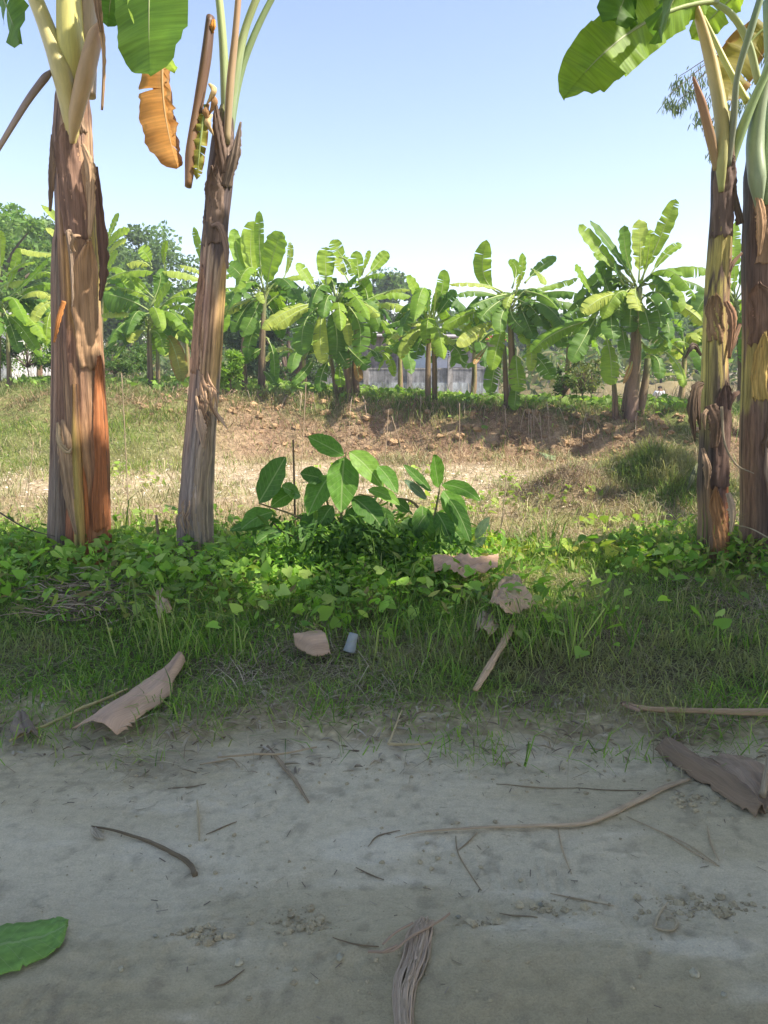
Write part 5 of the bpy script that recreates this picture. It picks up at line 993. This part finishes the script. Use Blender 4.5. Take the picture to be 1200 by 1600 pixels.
def sapling(label, foot, apex, leaves, stems, depth, seed):
    b = Vector((P(foot, 860, depth).x, depth, 0)); b.z = Hs(b.x, b.y)
    root = empty('broad_leaved_sapling', b, label, 'sapling', 'broad-leaved saplings on the verge')
    for k, st in enumerate(stems):
        pts = [D(x, y, depth + .02 * k) for x, y in st]
        if k == 0: pts = [b - Vector((0, 0, .05))] + pts
        mb = MB(); mb.tube(spline(pts, 14), list(np.linspace(.013 - .003 * min(k, 1), .005, 14)), 7, (.25, .2, .1) if k else (.2, .2, .09)); mb.build('stem', M_BARK, root)
    rr = random.Random(seed)
    for i, (x0, y0, x1, y1, w, c) in enumerate(leaves):
        up = y1 < y0; oval_leaf(root, D(x0, y0, depth + rr.uniform(-.05, .05)), D(x1, y1, depth - rr.uniform(.02, .16)), w / F * depth * 1.12, c, seed * 10 + i, sag=.05 if not up else .01)
    return root
sapling('large sapling with long drooping dark leaves between the leaning stem and photo centre', 530, (540, 710), [
    (538, 712, 481, 682, 30, MG), (538, 714, 533, 801, 46, MG), (545, 706, 599, 763, 34, LG), (590, 728, 621, 771, 24, MG), (404, 786, 446, 714, 42, DG), (508, 748, 469, 740, 28, DG), (516, 742, 481, 806, 40, MG), (550, 777, 601, 831, 34, DG),
    (462, 770, 424, 792, 28, MG), (426, 800, 377, 827, 32, MG), (424, 824, 358, 830, 18, DG), (535, 828, 580, 856, 20, DG), (520, 790, 497, 828, 26, DG), (560, 790, 545, 850, 30, DG), (500, 800, 470, 850, 30, DG), (590, 790, 610, 850, 28, DG),
    (440, 830, 400, 850, 24, DG), (540, 820, 520, 870, 26, DG), (470, 775, 440, 760, 24, MG), (575, 765, 625, 790, 20, LG), (510, 850, 480, 880, 24, DG), (570, 840, 600, 880, 22, DG)],
    [[(532, 830), (536, 770), (541, 706)], [(525, 850), (470, 810), (404, 786)], [(530, 840), (510, 780), (507, 746)], [(535, 830), (580, 800), (600, 772), (590, 728)], [(530, 860), (450, 835), (425, 815)]], 5.05, 31)
sapling('smaller sapling with a whorl of pointed leaves, just right of the large sapling', 668, (685, 762), [
    (686, 762, 678, 710, 28, MG), (674, 768, 630, 726, 17, DG), (690, 757, 751, 783, 22, MG), (692, 766, 726, 829, 34, MG), (660, 790, 663, 866, 36, MG), (702, 780, 736, 850, 22, DG), (682, 800, 706, 852, 28, DG), (667, 780, 631, 750, 15, (.13, .19, .12)),
    (742, 842, 765, 808, 15, (.25, .32, .22)), (735, 860, 760, 840, 14, (.22, .3, .18)), (670, 800, 640, 850, 26, DG), (650, 810, 625, 850, 24, DG), (690, 820, 690, 880, 24, DG), (640, 800, 615, 780, 18, DG), (710, 830, 735, 870, 20, DG)],
    [[(672, 840), (680, 800), (688, 758)], [(660, 800), (640, 782), (605, 778), (560, 772)], [(690, 870), (735, 860), (742, 842)]], 5.15, 33)
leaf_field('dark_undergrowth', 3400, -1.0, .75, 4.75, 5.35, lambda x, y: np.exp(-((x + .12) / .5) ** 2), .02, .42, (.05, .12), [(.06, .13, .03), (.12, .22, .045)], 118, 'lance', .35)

# ---------------------------------------------------------------- fallen leaves, stalks and litter
def gtube(name, label, cat, pts, rads, col, lift=.008, group=None, mat=None, seg=8, flat=1.0, n=30, col2=None, wob=.12):
    q = [G(x, y) for x, y in pts]; c = spline(q, n)
    for p in c:
        zr = rz(p.x, p.y); zg = Hs(p.x, p.y)
        p.z = (zr if p.y < re(p.x) else zg + .012)
    zs = [p.z for p in c]
    for i, p in enumerate(c): p.z = float(np.mean(zs[max(0, i - 3):i + 4])) + lift
    r = np.interp(np.linspace(0, 1, n), np.linspace(0, 1, len(rads)), rads)
    mb = MB(); mb.tube(c, list(r), seg, col, wob=wob, flat=flat)
    if col2: mb.c = [tuple(np.array(col) * (1 - u) + np.array(col2) * u) for u in [random.random() for _ in mb.v]]
    o = mb.build(name, mat or M_DEAD); origin_to(o, c[0]); return tag(o, label, cat, group)
def gsheet(name, label, cat, L_, R_, col, arch=.03, lift=.01, group=None, n=40, m=16, curl=None, mat=None, fold=.0, seed=1, wrinkle=.006):
    """a dry sheet on the ground between two outlines given in the photo; arch lifts its middle"""
    a = spline([G(x, y) for x, y in L_], n); b = spline([G(x, y) for x, y in R_], n); V = []; UV = []; C = []; ln = 0
    rj = random.Random(seed * 31)
    for i in range(n):
        if i: ln += (a[i] - a[i - 1]).length
        ja = rj.uniform(-.06, .03); jb = rj.uniform(-.06, .03); ew = .5 + .5 * math.sin(i * .55 + seed)
        for j in range(m):
            q = j / (m - 1); q = -ja * (1 - q) * ew + q * (1 + jb * ew) if i not in (0, n - 1) else q; p = a[i].lerp(b[i], q); w = (b[i] - a[i]).length
            z0 = max(Hs(p.x, p.y), rz(p.x, p.y) if p.y < re(p.x) else -9)
            cr = (curl[0] * (1 - q) ** 3 + curl[1] * q ** 3) if curl else 0
            p = Vector((p.x, p.y, z0 + lift + arch * math.sin(math.pi * q) * min(1, w / .05) + cr + wrinkle * (float(fbm(q * 4 + seed, ln * 7, seed)) - .5) * 4 + wrinkle * 1.6 * (float(fbm(q * 9 + seed, ln * 30, seed + 5, 3)) - .5) + wrinkle * .3 * math.sin(q * 26 + seed)))
            V.append(tuple(p)); UV.append((q * w, ln)); v = 1 + (float(fbm(q * 5 + seed, ln * 5, seed + 2)) - .5) * .7; C.append(tuple(np.clip(np.array(col) * v, .01, .9)))
    Q = [(i * m + j, i * m + j + 1, (i + 1) * m + j + 1, (i + 1) * m + j) for i in range(n - 1) for j in range(m - 1)]
    o = raw_mesh(name, V, Q, [], C, UV, [mat or M_SHEET]); origin_to(o, V[0]); sd = o.modifiers.new('thickness', 'SOLIDIFY'); sd.thickness = .003; sd.offset = 1
    return tag(o, label, cat, group)
DS = (.30, .22, .175); DL = 'dead banana leaves on the verge'
gsheet('dead_leaf', 'large brown dead sheath lying at the road edge, left side', 'dead leaf', [(274, 1040), (258, 1055), (215, 1085), (165, 1120), (118, 1150), (117, 1153)], [(291, 1048), (271, 1085), (268, 1100), (232, 1128), (205, 1150), (184, 1164)], (.46, .335, .25), arch=.055, lift=.03, group=DL, curl=(.01, .02), seed=3)
gtube('leaf_stalk', 'pale straight stalk passing under the large brown sheath on the left', 'leaf stalk', [(15, 1163), (60, 1143), (140, 1118), (200, 1092)], [.005, .007, .007, .006], (.42, .38, .2), lift=.035)
gsheet('dead_leaf', 'small crumpled grey leaf at the left edge, near the pale stalk', 'dead leaf', [(20, 1128), (15, 1145), (22, 1160)], [(45, 1122), (62, 1150), (66, 1162)], (.24, .2, .16), arch=.04, group=DL, seed=4, wrinkle=.012)
gsheet('dead_leaf', 'brown crumpled leaf on the green plants under the small sapling', 'dead leaf', [(672, 920), (700, 917), (740, 925), (778, 920)], [(678, 942), (705, 945), (735, 948), (776, 938)], (.50, .35, .26), arch=.05, lift=.2, group=DL, seed=5, wrinkle=.02)
gsheet('dead_leaf', 'folded pinkish brown leaf on top of the long upright dead stalk', 'dead leaf', [(800, 948), (780, 960), (762, 1002)], [(836, 990), (815, 1000), (790, 1010)], (.62, .45, .31), arch=.06, lift=.15, group=DL, seed=6, curl=(.05, .02), wrinkle=.015)
gsheet('dead_leaf', 'dark ribbed leaf piece just left of the folded pinkish leaf', 'dead leaf', [(795, 948), (770, 975), (775, 998)], [(815, 950), (800, 985), (790, 1000)], (.36, .27, .2), arch=.04, lift=.16, group=DL, seed=16, curl=(.03, .0))
gsheet('dead_leaf', 'grey crumpled leaf scrap left of the long upright dead stalk', 'dead leaf', [(742, 998), (745, 1012), (742, 1018)], [(768, 990), (778, 1005), (765, 1022)], (.42, .34, .26), arch=.04, lift=.10, group=DL, seed=26, wrinkle=.015)
gtube('dead_stalk', 'long dead stalk pointing down towards the road right of the centre', 'dead stalk', [(800, 1000), (785, 1030), (765, 1065), (742, 1106)], [.022, .02, .016, .020, .012], (.52, .39, .28), lift=.07, flat=.45, n=40)
gsheet('dead_leaf', 'small brown curled leaf left of the grey plastic cup', 'dead leaf', [(458, 1024), (480, 1018), (502, 1016)], [(462, 1032), (490, 1046), (517, 1043)], (.46, .34, .25), arch=.05, lift=.07, group=DL, seed=7, curl=(.03, 0))
gsheet('dead_leaf', 'dry leaf tuft among the tangle of twigs on the left', 'dead leaf', [(243, 960), (245, 980), (250, 998)], [(262, 962), (270, 980), (262, 996)], (.5, .37, .28), arch=.04, lift=.12, group=DL, seed=8, wrinkle=.015)
gsheet('dead_sheath', 'dark purplish brown sheath curled on the road at right', 'dead sheath', [(1022, 1176), (1060, 1203), (1110, 1235), (1150, 1262), (1180, 1280)], [(1058, 1166), (1098, 1192), (1140, 1218), (1178, 1246), (1196, 1276)], (.22, .17, .125), arch=.055, lift=.004, seed=9, wrinkle=.007)
gsheet('dead_sheath', 'grey brown flattened sheath behind the dark one at the right edge', 'dead sheath', [(1095, 1188), (1130, 1208), (1160, 1240), (1188, 1272)], [(1140, 1186), (1190, 1195), (1215, 1225), (1215, 1262)], (.38, .30, .23), arch=.02, lift=.006, seed=10, wrinkle=.01)
gtube('leaf_stalk', 'upright pale stalk end at the right edge over the grey sheath', 'leaf stalk', [(1190, 1262), (1196, 1225), (1202, 1190)], [.012, .011, .01], (.34, .29, .22), lift=.05)
gtube('leaf_stalk', 'long brown stalk lying level in the grass at right', 'leaf stalk', [(978, 1116), (1010, 1125), (1080, 1128), (1140, 1130), (1215, 1131)], [.004, .011, .012, .012, .016, .018], (.38, .29, .21), lift=.04)
gsheet('dead_leaf', 'thin curled scrap where the level brown stalk begins', 'dead leaf', [(968, 1112), (985, 1115), (998, 1120)], [(972, 1116), (985, 1122), (1000, 1127)], (.3, .22, .17), arch=.01, lift=.04, group=DL, seed=12)
gtube('dead_stalk', 'longest flat stalk lying across the road at right', 'dead stalk', [(617, 1316), (660, 1307), (740, 1301), (830, 1298), (900, 1293), (950, 1277), (1000, 1253), (1040, 1232), (1078, 1219)], [.002, .005, .006, .008, .010, .012, .013, .012, .007], (.44, .36, .27), lift=.010, flat=.5, n=60)
gtube('curved_stick', 'dark curved stick on the road at lower left', 'stick', [(143, 1294), (180, 1299), (230, 1315), (270, 1333), (296, 1348), (305, 1364)], [.003, .004, .006, .007, .008, .009], (.17, .14, .10), lift=.008)
gsheet('leaf_scrap', 'pale frayed leaf scrap at the left end of the curved stick', 'leaf scrap', [(140, 1296), (143, 1305), (150, 1312)], [(150, 1295), (160, 1305), (163, 1313)], (.42, .38, .30), arch=.008, lift=.004, seed=11)
gtube('twig', 'short straight pale twig standing out above the curved stick', 'twig', [(308, 1255), (310, 1285), (311, 1314)], [.002, .004, .004, .002], (.42, .37, .27))
gtube('dead_stalk', 'forked dry stalk running down from the grass edge left of the centre', 'dead stalk', [(418, 1165), (440, 1196), (462, 1226), (482, 1259)], [.006, .008, .007, .004], (.30, .25, .19))
gtube('twig', 'long thin twig level along the grass edge left of the centre', 'twig', [(340, 1188), (400, 1183), (440, 1184), (495, 1174)], [.003, .005, .004, .003], (.40, .33, .24), lift=.02)
gtube('twig', 'thin twig bending under the long grass edge twig', 'twig', [(312, 1198), (345, 1190), (362, 1186), (374, 1199)], [.002, .004, .003, .002], (.34, .29, .21))
gtube('bent_stalk', 'sharply bent pale stalk at the grass edge in the centre', 'leaf stalk', [(628, 1120), (618, 1142), (608, 1162), (611, 1166), (640, 1165), (668, 1165)], [.003, .004, .005, .006, .004, .003], (.46, .40, .26), lift=.02)
TW = 'thin twigs scattered on the road'
for lab, pts in [('dark thin twig level above the longest flat stalk', [(775, 1229), (840, 1232), (900, 1231)]), ('second dark twig, right of the level one above the longest stalk', [(900, 1231), (960, 1235), (1010, 1236)]),
    ('twig leading down left of the longest stalk, ending in a fork', [(712, 1308), (715, 1330), (730, 1355), (752, 1388)]), ('twig pointing to the fork below the longest stalk', [(745, 1303), (730, 1318), (716, 1328)]), ('thin curved twig under the middle of the longest stalk', [(872, 1298), (878, 1325), (893, 1360)]),
    ('thin twig at the left tip of the longest stalk', [(575, 1325), (590, 1310), (625, 1300)]), ('long fine twig crossing the road below the dark sheath', [(978, 1275), (1030, 1298), (1085, 1325), (1120, 1345)]), ('shorter fine twig below the long fine one', [(1040, 1305), (1080, 1328), (1124, 1348)]),
    ('small forked twig below the dark sheath', [(1105, 1290), (1110, 1315), (1124, 1340)]), ('pale short twig lying above the fibre bundle, right', [(780, 1426), (810, 1433), (840, 1437)]), ('small bent twig in the lower left', [(335, 1549), (355, 1543), (382, 1523)]),
    ('dark short twig near the middle of the road', [(556, 1352), (575, 1362), (600, 1370)]), ('fine twig by the earth clods at lower centre', [(520, 1478), (555, 1488), (592, 1490)]), ('short pale twig level at left of the centre', [(262, 1231), (290, 1229), (322, 1224)]),
    ('thin twig right of the short straight pale twig', [(322, 1303), (345, 1295), (370, 1286)]), ('fine dark twig above the clods right of the centre', [(860, 1392), (900, 1400), (960, 1412)])]:
    gtube('twig', lab, 'twig', pts, [.0012, .0026, .0014], random.choice([(.30, .25, .18), (.22, .18, .13), (.42, .35, .26)]), lift=.003, group=TW, n=16, seg=5)
gtube('fibre_loop', 'pale fibre strip bent into a loop on the road at lower right', 'fibre loop', [(1043, 1408), (1032, 1425), (1022, 1448), (1030, 1458), (1050, 1458), (1057, 1445), (1052, 1436), (1040, 1435)], [.002, .004, .0055, .006, .005, .004, .003], (.42, .37, .28), lift=.006, flat=.5, n=40)
fbr = empty('fibre_bundle', RG(650, 1520), 'bundle of tangled pale dry fibres on the road at bottom centre', 'fibre bundle')
rr = random.Random(77)
for k in range(26):
    u = (k / 25 - .5); w1 = lambda s, a: a * u + rr.uniform(-5, 5)
    pts = [(664 + u * 26 + rr.uniform(-3, 3), 1442 + rr.uniform(-4, 8) + abs(u) * 10), (657 + u * 36 + rr.uniform(-3, 3), 1470), (648 + u * 40 + rr.uniform(-4, 4), 1505), (640 + u * 38 + rr.uniform(-4, 4), 1530), (630 + u * 30 + rr.uniform(-4, 4), 1560), (632 + u * 26 + rr.uniform(-5, 5), 1612)]
    c = spline([RG(x, y) for x, y in pts], 26)
    for i, p in enumerate(c): p.z += .004 + .014 * math.cos(u * 3) * (.7 + .3 * rr.random())
    mb = MB(); mb.tube(c, [rr.uniform(.002, .0042)] * 26, 6, rr.choice([(.44, .36, .30), (.36, .30, .24), (.5, .42, .35)]), wob=.2, flat=.6); mb.build('fibre', M_DEAD, fbr)
for pts in [[(575, 1507), (612, 1504), (640, 1486), (672, 1466), (690, 1452), (702, 1436)], [(598, 1497), (618, 1480), (645, 1462)], [(597, 1508), (620, 1498)]]:
    c = spline([RG(x, y) for x, y in pts], 20)
    for p in c: p.z += .022
    mb = MB(); mb.tube(c, [.0035] * 20, 6, (.42, .33, .27)); mb.build('fibre', M_DEAD, fbr)
# green leaf on the road
o = gsheet('fallen_leaf', 'fresh green oval leaf lying on the road at the lower left edge', 'leaf', [(-60, 1553), (0, 1536), (40, 1525), (80, 1507), (100, 1488), (107, 1462)], [(-60, 1510), (0, 1466), (40, 1458), (80, 1451), (98, 1450), (108, 1456)], (.22, .38, .08), arch=.012, lift=.012, seed=13, wrinkle=.002, mat=M_BROAD, curl=(.0, .012))
uvl = o.data.uv_layers[0].data; n_, m_ = 40, 16
for li, l in enumerate(o.data.loops): vi = l.vertex_index; uvl[li].uv = (1 - (vi % m_) / (m_ - 1), (vi // m_) / (n_ - 1))
o = gsheet('fallen_leaf', 'fallen grey green banana leaf piece in the field at the foot of the far bank', 'leaf', [(838, 710), (850, 712), (866, 718)], [(845, 717), (855, 722), (868, 724)], (.22, .3, .16), arch=.05, lift=.05, seed=14)
# plastic cup
cp = G(553, 1026); r_ = .033; mb = MB()
prof = [(r_ * .72, .0), (r_ * .76, .02), (r_ * .86, .055), (r_ * .98, .078), (r_ * 1.04, .082), (r_ * .94, .080), (r_ * .72, .01)]
V = [(math.cos(2 * math.pi * k / 28) * a, math.sin(2 * math.pi * k / 28) * a, z * 1.15) for a, z in prof for k in range(28)]; Q = [(i * 28 + k, i * 28 + (k + 1) % 28, (i + 1) * 28 + (k + 1) % 28, (i + 1) * 28 + k) for i in range(len(prof) - 1) for k in range(28)]
V += [(0, 0, 0)]; T = [(len(V) - 1, (k + 1) % 28, k) for k in range(28)]; mb.add(V, Q, T, [(.36, .38, .36)] * len(V)); cup = mb.build('plastic_cup', M_PLAIN); cup.location = cp + Vector((0, 0, .125)); cup.rotation_euler = (R(168), R(14), 0); tag(cup, 'small greyish translucent plastic cup upside down in the grass', 'cup')
# stakes and thin dry stems
gs = lambda px, dp: Vector((P(px, 800, dp).x, dp, Hs(P(px, 800, dp).x, dp)))
def stick(name, label, cat, px0, py0, py1, dp, r, col, px1=None, group=None, mid=None):
    b = gs(px0, dp); t = D(px1 or px0, py1, dp); pts = [b - Vector((0, 0, .05))] + ([D(*mid, dp)] if mid else []) + [t]
    if len(pts) == 2: pts.insert(1, (pts[0] + pts[1]) / 2 + Vector((.004, 0, 0)))
    mb = MB(); mb.tube(spline(pts, 16), list(np.linspace(r, r * .7, 16)), 8, col, wob=.08); o = mb.build(name, M_BARK); origin_to(o, b); return tag(o, label, cat, group)
stick('stake', 'thin upright brown stake left of the large sapling', 'stake', 459, 780, 687, 5.3, .009, (.22, .15, .09), 458)
stick('stake', 'short cut wooden stub between the two left banana stems', 'stake', 246, 850, 805, 5.5, .014, (.33, .24, .15), 244)
stick('stake', 'reddish brown stub standing in the bright herbs', 'stake', 573, 950, 898, 4.6, .010, (.25, .12, .08), 573)
SG = 'thin dry stems standing in the field'
for lab, a in [('tall bare forked stem between the two left banana stems', (200, 900, 583, 9.0, .007, 190)), ('thin dry stem right of the smaller sapling, leaning', (775, 860, 745, 7.6, .006, 792)), ('second dry stem right of the smaller sapling', (764, 860, 790, 7.4, .006, 790)), ('fine dry stem behind the large sapling, left', (470, 760, 600, 13, .008, 478)), ('fine dry stem behind the large sapling, centre', (600, 760, 640, 14, .008, 607)), ('fine dry stem behind the gap between saplings', (640, 760, 650, 13.5, .008, 612)), ('dry stem just left of the stout orange stem', (30, 800, 690, 9, .006, 52)), ('fine dry stem left of the earth hump', (716, 760, 630, 15, .009, 718))]:
    stick('dry_stem', lab, 'dry stem', a[0], a[1], a[2], a[3], a[4], (.40, .30, .2), a[5], SG)
for k, pts in enumerate([[(1085, 850, 5.9), (1060, 815, 6.2), (1030, 785, 6.6)], [(1200, 840, 5.2), (1170, 825, 5.3), (1130, 818, 5.5)], [(-5, 798, 5.4), (40, 825, 5.3), (85, 838, 5.25)]]):
    mb = MB(); mb.tube(spline([D(*p) for p in pts], 14), list(np.linspace(.006, .003, 14)), 6, (.12, .10, .07) if k != 1 else (.4, .34, .22)); o = mb.build('bare_twig', M_BARK); origin_to(o, D(*pts[0])); tag(o, ['dark bare twig slanting left of the yellow and brown stem', 'pale bent twig in front of the thickest right hand stem', 'dark twig slanting down at the left edge beside the orange stem'][k], 'twig')
# tangle of dry twigs on the left verge
mb = MB(); rr = random.Random(12)
for k in range(170):
    px = rr.uniform(60, 185); py = rr.uniform(925, 985); p = G(px, py, rr.uniform(.03, .14)); a = rr.uniform(0, 6.28); l = rr.uniform(.08, .28); d = Vector((math.cos(a), math.sin(a) * .6, rr.uniform(-.15, .3))) * l
    mb.tube([p, p + d * .5 + Vector((0, 0, rr.uniform(-.02, .03))), p + d], [.0032, .003, .0015], 4, rr.choice([(.40, .30, .2), (.52, .42, .3), (.2, .15, .11)]), cap=False)
tag(mb.build('twig_tangle', M_BARK), kind='stuff')
# earth clods
def lump(rr, r):
    V = []; 
    for i in range(5):
        for k in range(8):
            th = math.pi * (i + .5) / 5; a = 2 * math.pi * k / 8; q = r * rr.uniform(.6, 1.25); V.append((q * math.sin(th) * math.cos(a), q * math.sin(th) * math.sin(a), q * .65 * math.cos(th)))
    Q = [(i * 8 + k, (i + 1) * 8 + k, (i + 1) * 8 + (k + 1) % 8, i * 8 + (k + 1) % 8) for i in range(4) for k in range(8)]; n = len(V); V += [(0, 0, r * .66), (0, 0, -r * .66)]
    T = [(n, k, (k + 1) % 8) for k in range(8)] + [(n + 1, 32 + (k + 1) % 8, 32 + k) for k in range(8)]; return V, Q, T
mb = MB(); rr = random.Random(3)
CL = [(470, 1440, 62, 22, 150), (745, 1447, 34, 9, 45), (310, 1462, 45, 9, 40), (545, 1520, 300, 70, 110), (900, 1480, 300, 100, 90), (1100, 1410, 90, 22, 160), (1090, 1260, 70, 25, 70), (860, 1418, 60, 10, 40), (330, 1475, 40, 9, 30), (600, 1210, 600, 25, 260), (600, 1340, 600, 120, 260)]
for cx, cy, sx, sy, n in CL:
    for k in range(n):
        x, y = rr.gauss(cx, sx * .5), rr.gauss(cy, sy * .5)
        if not (-80 < x < 1280 and 1185 < y < 1640): continue
        p = RG(x, y); s = .0022 + .013 * rr.random() ** 4 if sx < 200 else .0016 + .008 * rr.random() ** 7; V, Q, T = lump(rr, s); v = rr.uniform(1.0, 1.4)
        mb.add([(a + p.x, b + p.y, c + p.z + s * .2) for a, b, c in V], Q, T, [(.29 * v, .26 * v, .20 * v)] * len(V))
tag(mb.build('soil_clods', M_SOIL, None, False), kind='stuff')
for i, (x, y, r) in enumerate([(373, 1512, .011), (531, 1507, .012), (243, 1431 + 40, .007), (1085, 1528, .013), (1130, 1557, .008), (190, 1525, .008), (496, 1541, .007), (716, 1432, .008), (845, 1410, .009)]):
    V, Q, T = lump(random.Random(i), r); mb = MB(); mb.add(V, Q, T, [random.choice([(.36, .35, .30), (.3, .3, .27)])] * len(V)); o = mb.build('pebble', M_SOIL); o.location = RG(x, y, r * .35)
    tag(o, ['round pebble above the bottom centre, left of the fibre bundle', 'largest round pebble left of the fibre bundle', 'pebble right of the fallen green leaf', 'flattish pebble at the lower right', 'small pebble near the right bottom corner', 'pebble below the fallen green leaf', 'small pebble at the bottom, below the round one', 'dark pebble right of the fibre bundle tip', 'pebble among the tyre prints'][i], 'pebble', 'pebbles on the road')
# dry leaf scraps strewn along the road edge
rg = np.random.default_rng(55); n = 1300; x = rg.uniform(-3, 3, n); y = road_edge(x) - rg.random(n) ** 1.6 * .6 + .35
z = np.where(y < road_edge(x) - .02, road_z(x, y), H(x, y)) + .008; fr = rand_frames(rg, n, .8)
V, Q, T, C = scatter(LANCE_V, LANCE_Q, LANCE_T, np.stack([x, y, z], 1), fr, np.stack([rg.uniform(.03, .10, n), rg.uniform(.01, .05, n), rg.uniform(.05, .2, n)], 1), pal(rg, n, [(.42, .36, .25), (.52, .45, .33), (.28, .22, .15)]))
tag(raw_mesh('leaf_scraps', V, Q, T, C, None, [M_DRY]), kind='stuff')
# extra banana plants added off the right edge to cast shadow on the field
for i, (x, y, h) in enumerate([(7.3, 10.2, 4.9), (7.9, 12.2, 4.9), (8.6, 14.6, 4.8), (6.9, 8.0, 4.7)]):
    b = Vector((x, y, Hs(x, y))); root = empty('banana_plant', b, ['second banana plant of the side row beyond the right edge', 'third banana plant of the side row beyond the right edge', 'farthest banana plant of the side row beyond the right edge', 'nearest banana plant of the side row beyond the right edge'][i], 'banana plant', 'banana plants beyond the right edge')
    top = b + Vector((.1, 0, h - .9)); cf = trunk_col_fn([(0, BR, BR, BR), (1, BR, YG, BR)], 600 + i)
    pseudostem(root, [b - Vector((0, 0, .1)), (b + top) / 2 + Vector((.05, 0, 0)), top], [.15, .13, .09], cf, 600 + i, rings=24, seg=12, sheaths=3)
    rr = random.Random(700 + i)
    for k in range(12):
        a = k * 2.4 + rr.uniform(-.3, .3); L = rr.uniform(1.5, 1.9); e = R(15 + 60 * ((k * 7) % 12) / 12); d = Vector((math.sin(a), -math.cos(a), 0))
        m = top + d * (L * .5 * math.cos(e)) + Vector((0, 0, L * .5 * math.sin(e) + .05)); tip = top + d * (L * .9 * math.cos(e) + .1) + Vector((0, 0, L * .75 * math.sin(e) - .5 * L * math.cos(e)))
        banana_leaf(root, top, m, tip, .5, rr.choice([M_BAN, M_BAND]), ref=(0, -.35, .9), droop=.4, tears=4, n=16, seed=1900 + i * 20 + k, rib=.016)

# ---------------------------------------------------------------- air
def haze_box(d):
    mb = MB(); mb.box((-260, -30, -2.5), (260, 260, 24)); m, nt, out = newmat('haze_air')
    v = N(nt, 'ShaderNodeVolumePrincipled', Density=d); v.inputs['Color'].default_value = (.93, .95, 1, 1); v.inputs['Anisotropy'].default_value = .2
    nt.links.new(v.outputs[0], out.inputs['Volume']); o = mb.build('haze', m, None, False); tag(o, kind='stuff'); o.display_type = 'WIRE'
haze_box(.0018)

rg = np.random.default_rng(91); n = 3600; x = rg.uniform(-2.8, 2.8, n); y = rg.uniform(1.3, 3.1, n); k = rg.random(n) < (.25 + .75 * sst(.5, .68, fbm(x * 2, y * 4, 191))) * (.35 + .65 * sst(1.7, 2.9, y)); x, y = x[k], y[k]; n = len(x)
k2 = y < road_edge(x) - .03; x, y = x[k2], y[k2]; n = len(x)
V, Q, T, C = scatter([(0, -.5, 0), (1, -.5, .1), (1, .5, .1), (0, .5, 0)], [(0, 1, 2, 3)], [], np.stack([x, y, road_z(x, y) + .0025], 1), rand_frames(rg, n, .9), np.stack([rg.uniform(.006, .035, n), rg.uniform(.0012, .004, n), np.full(n, .01)], 1), pal(rg, n, [(.30, .25, .17), (.55, .47, .33), (.18, .14, .1), (.42, .36, .25)]))
tag(raw_mesh('road_litter', V, Q, T, C, None, [M_DRY]), kind='stuff')

# clods and hanging roots on the broken bank
mb = MB(); rr = random.Random(41)
for k in range(750):
    x = rr.uniform(-5.5, 6.5); yb = float(bankline(x)); y = yb - rr.uniform(-.1, 1.9); z = Hs(x, y); r = .02 + .10 * rr.random() ** 3; V, Q, T = lump(rr, r); v = rr.uniform(.7, 1.3)
    mb.add([(a + x, b + y, c + z) for a, b, c in V], Q, T, [(.30 * v, .215 * v, .15 * v)] * len(V))
tag(mb.build('bank_clods', M_SOIL, None, False), kind='stuff')
mb = MB()
for k in range(150):
    x = rr.uniform(-5, 5.5); yb = float(bankline(x)); y = yb - rr.uniform(.0, .4); p = Vector((x, y, Hs(x, y) + .06)); dx = rr.uniform(-.25, .25); l = rr.uniform(.25, .8)
    pts = [p, p + Vector((dx * .3, -.12, .06)), p + Vector((dx * .8, -.22 - l * .3, -l * .45)), p + Vector((dx, -.25 - l * .6, -l * .9))]
    for q in pts[1:]: q.z = max(q.z, Hs(q.x, q.y) + .03)
    mb.tube(spline(pts, 9), list(np.linspace(.009, .003, 9)), 4, rr.choice([(.5, .38, .27), (.34, .24, .16), (.2, .13, .09)]), cap=False)
tag(mb.build('bank_roots', M_BARK), kind='stuff')
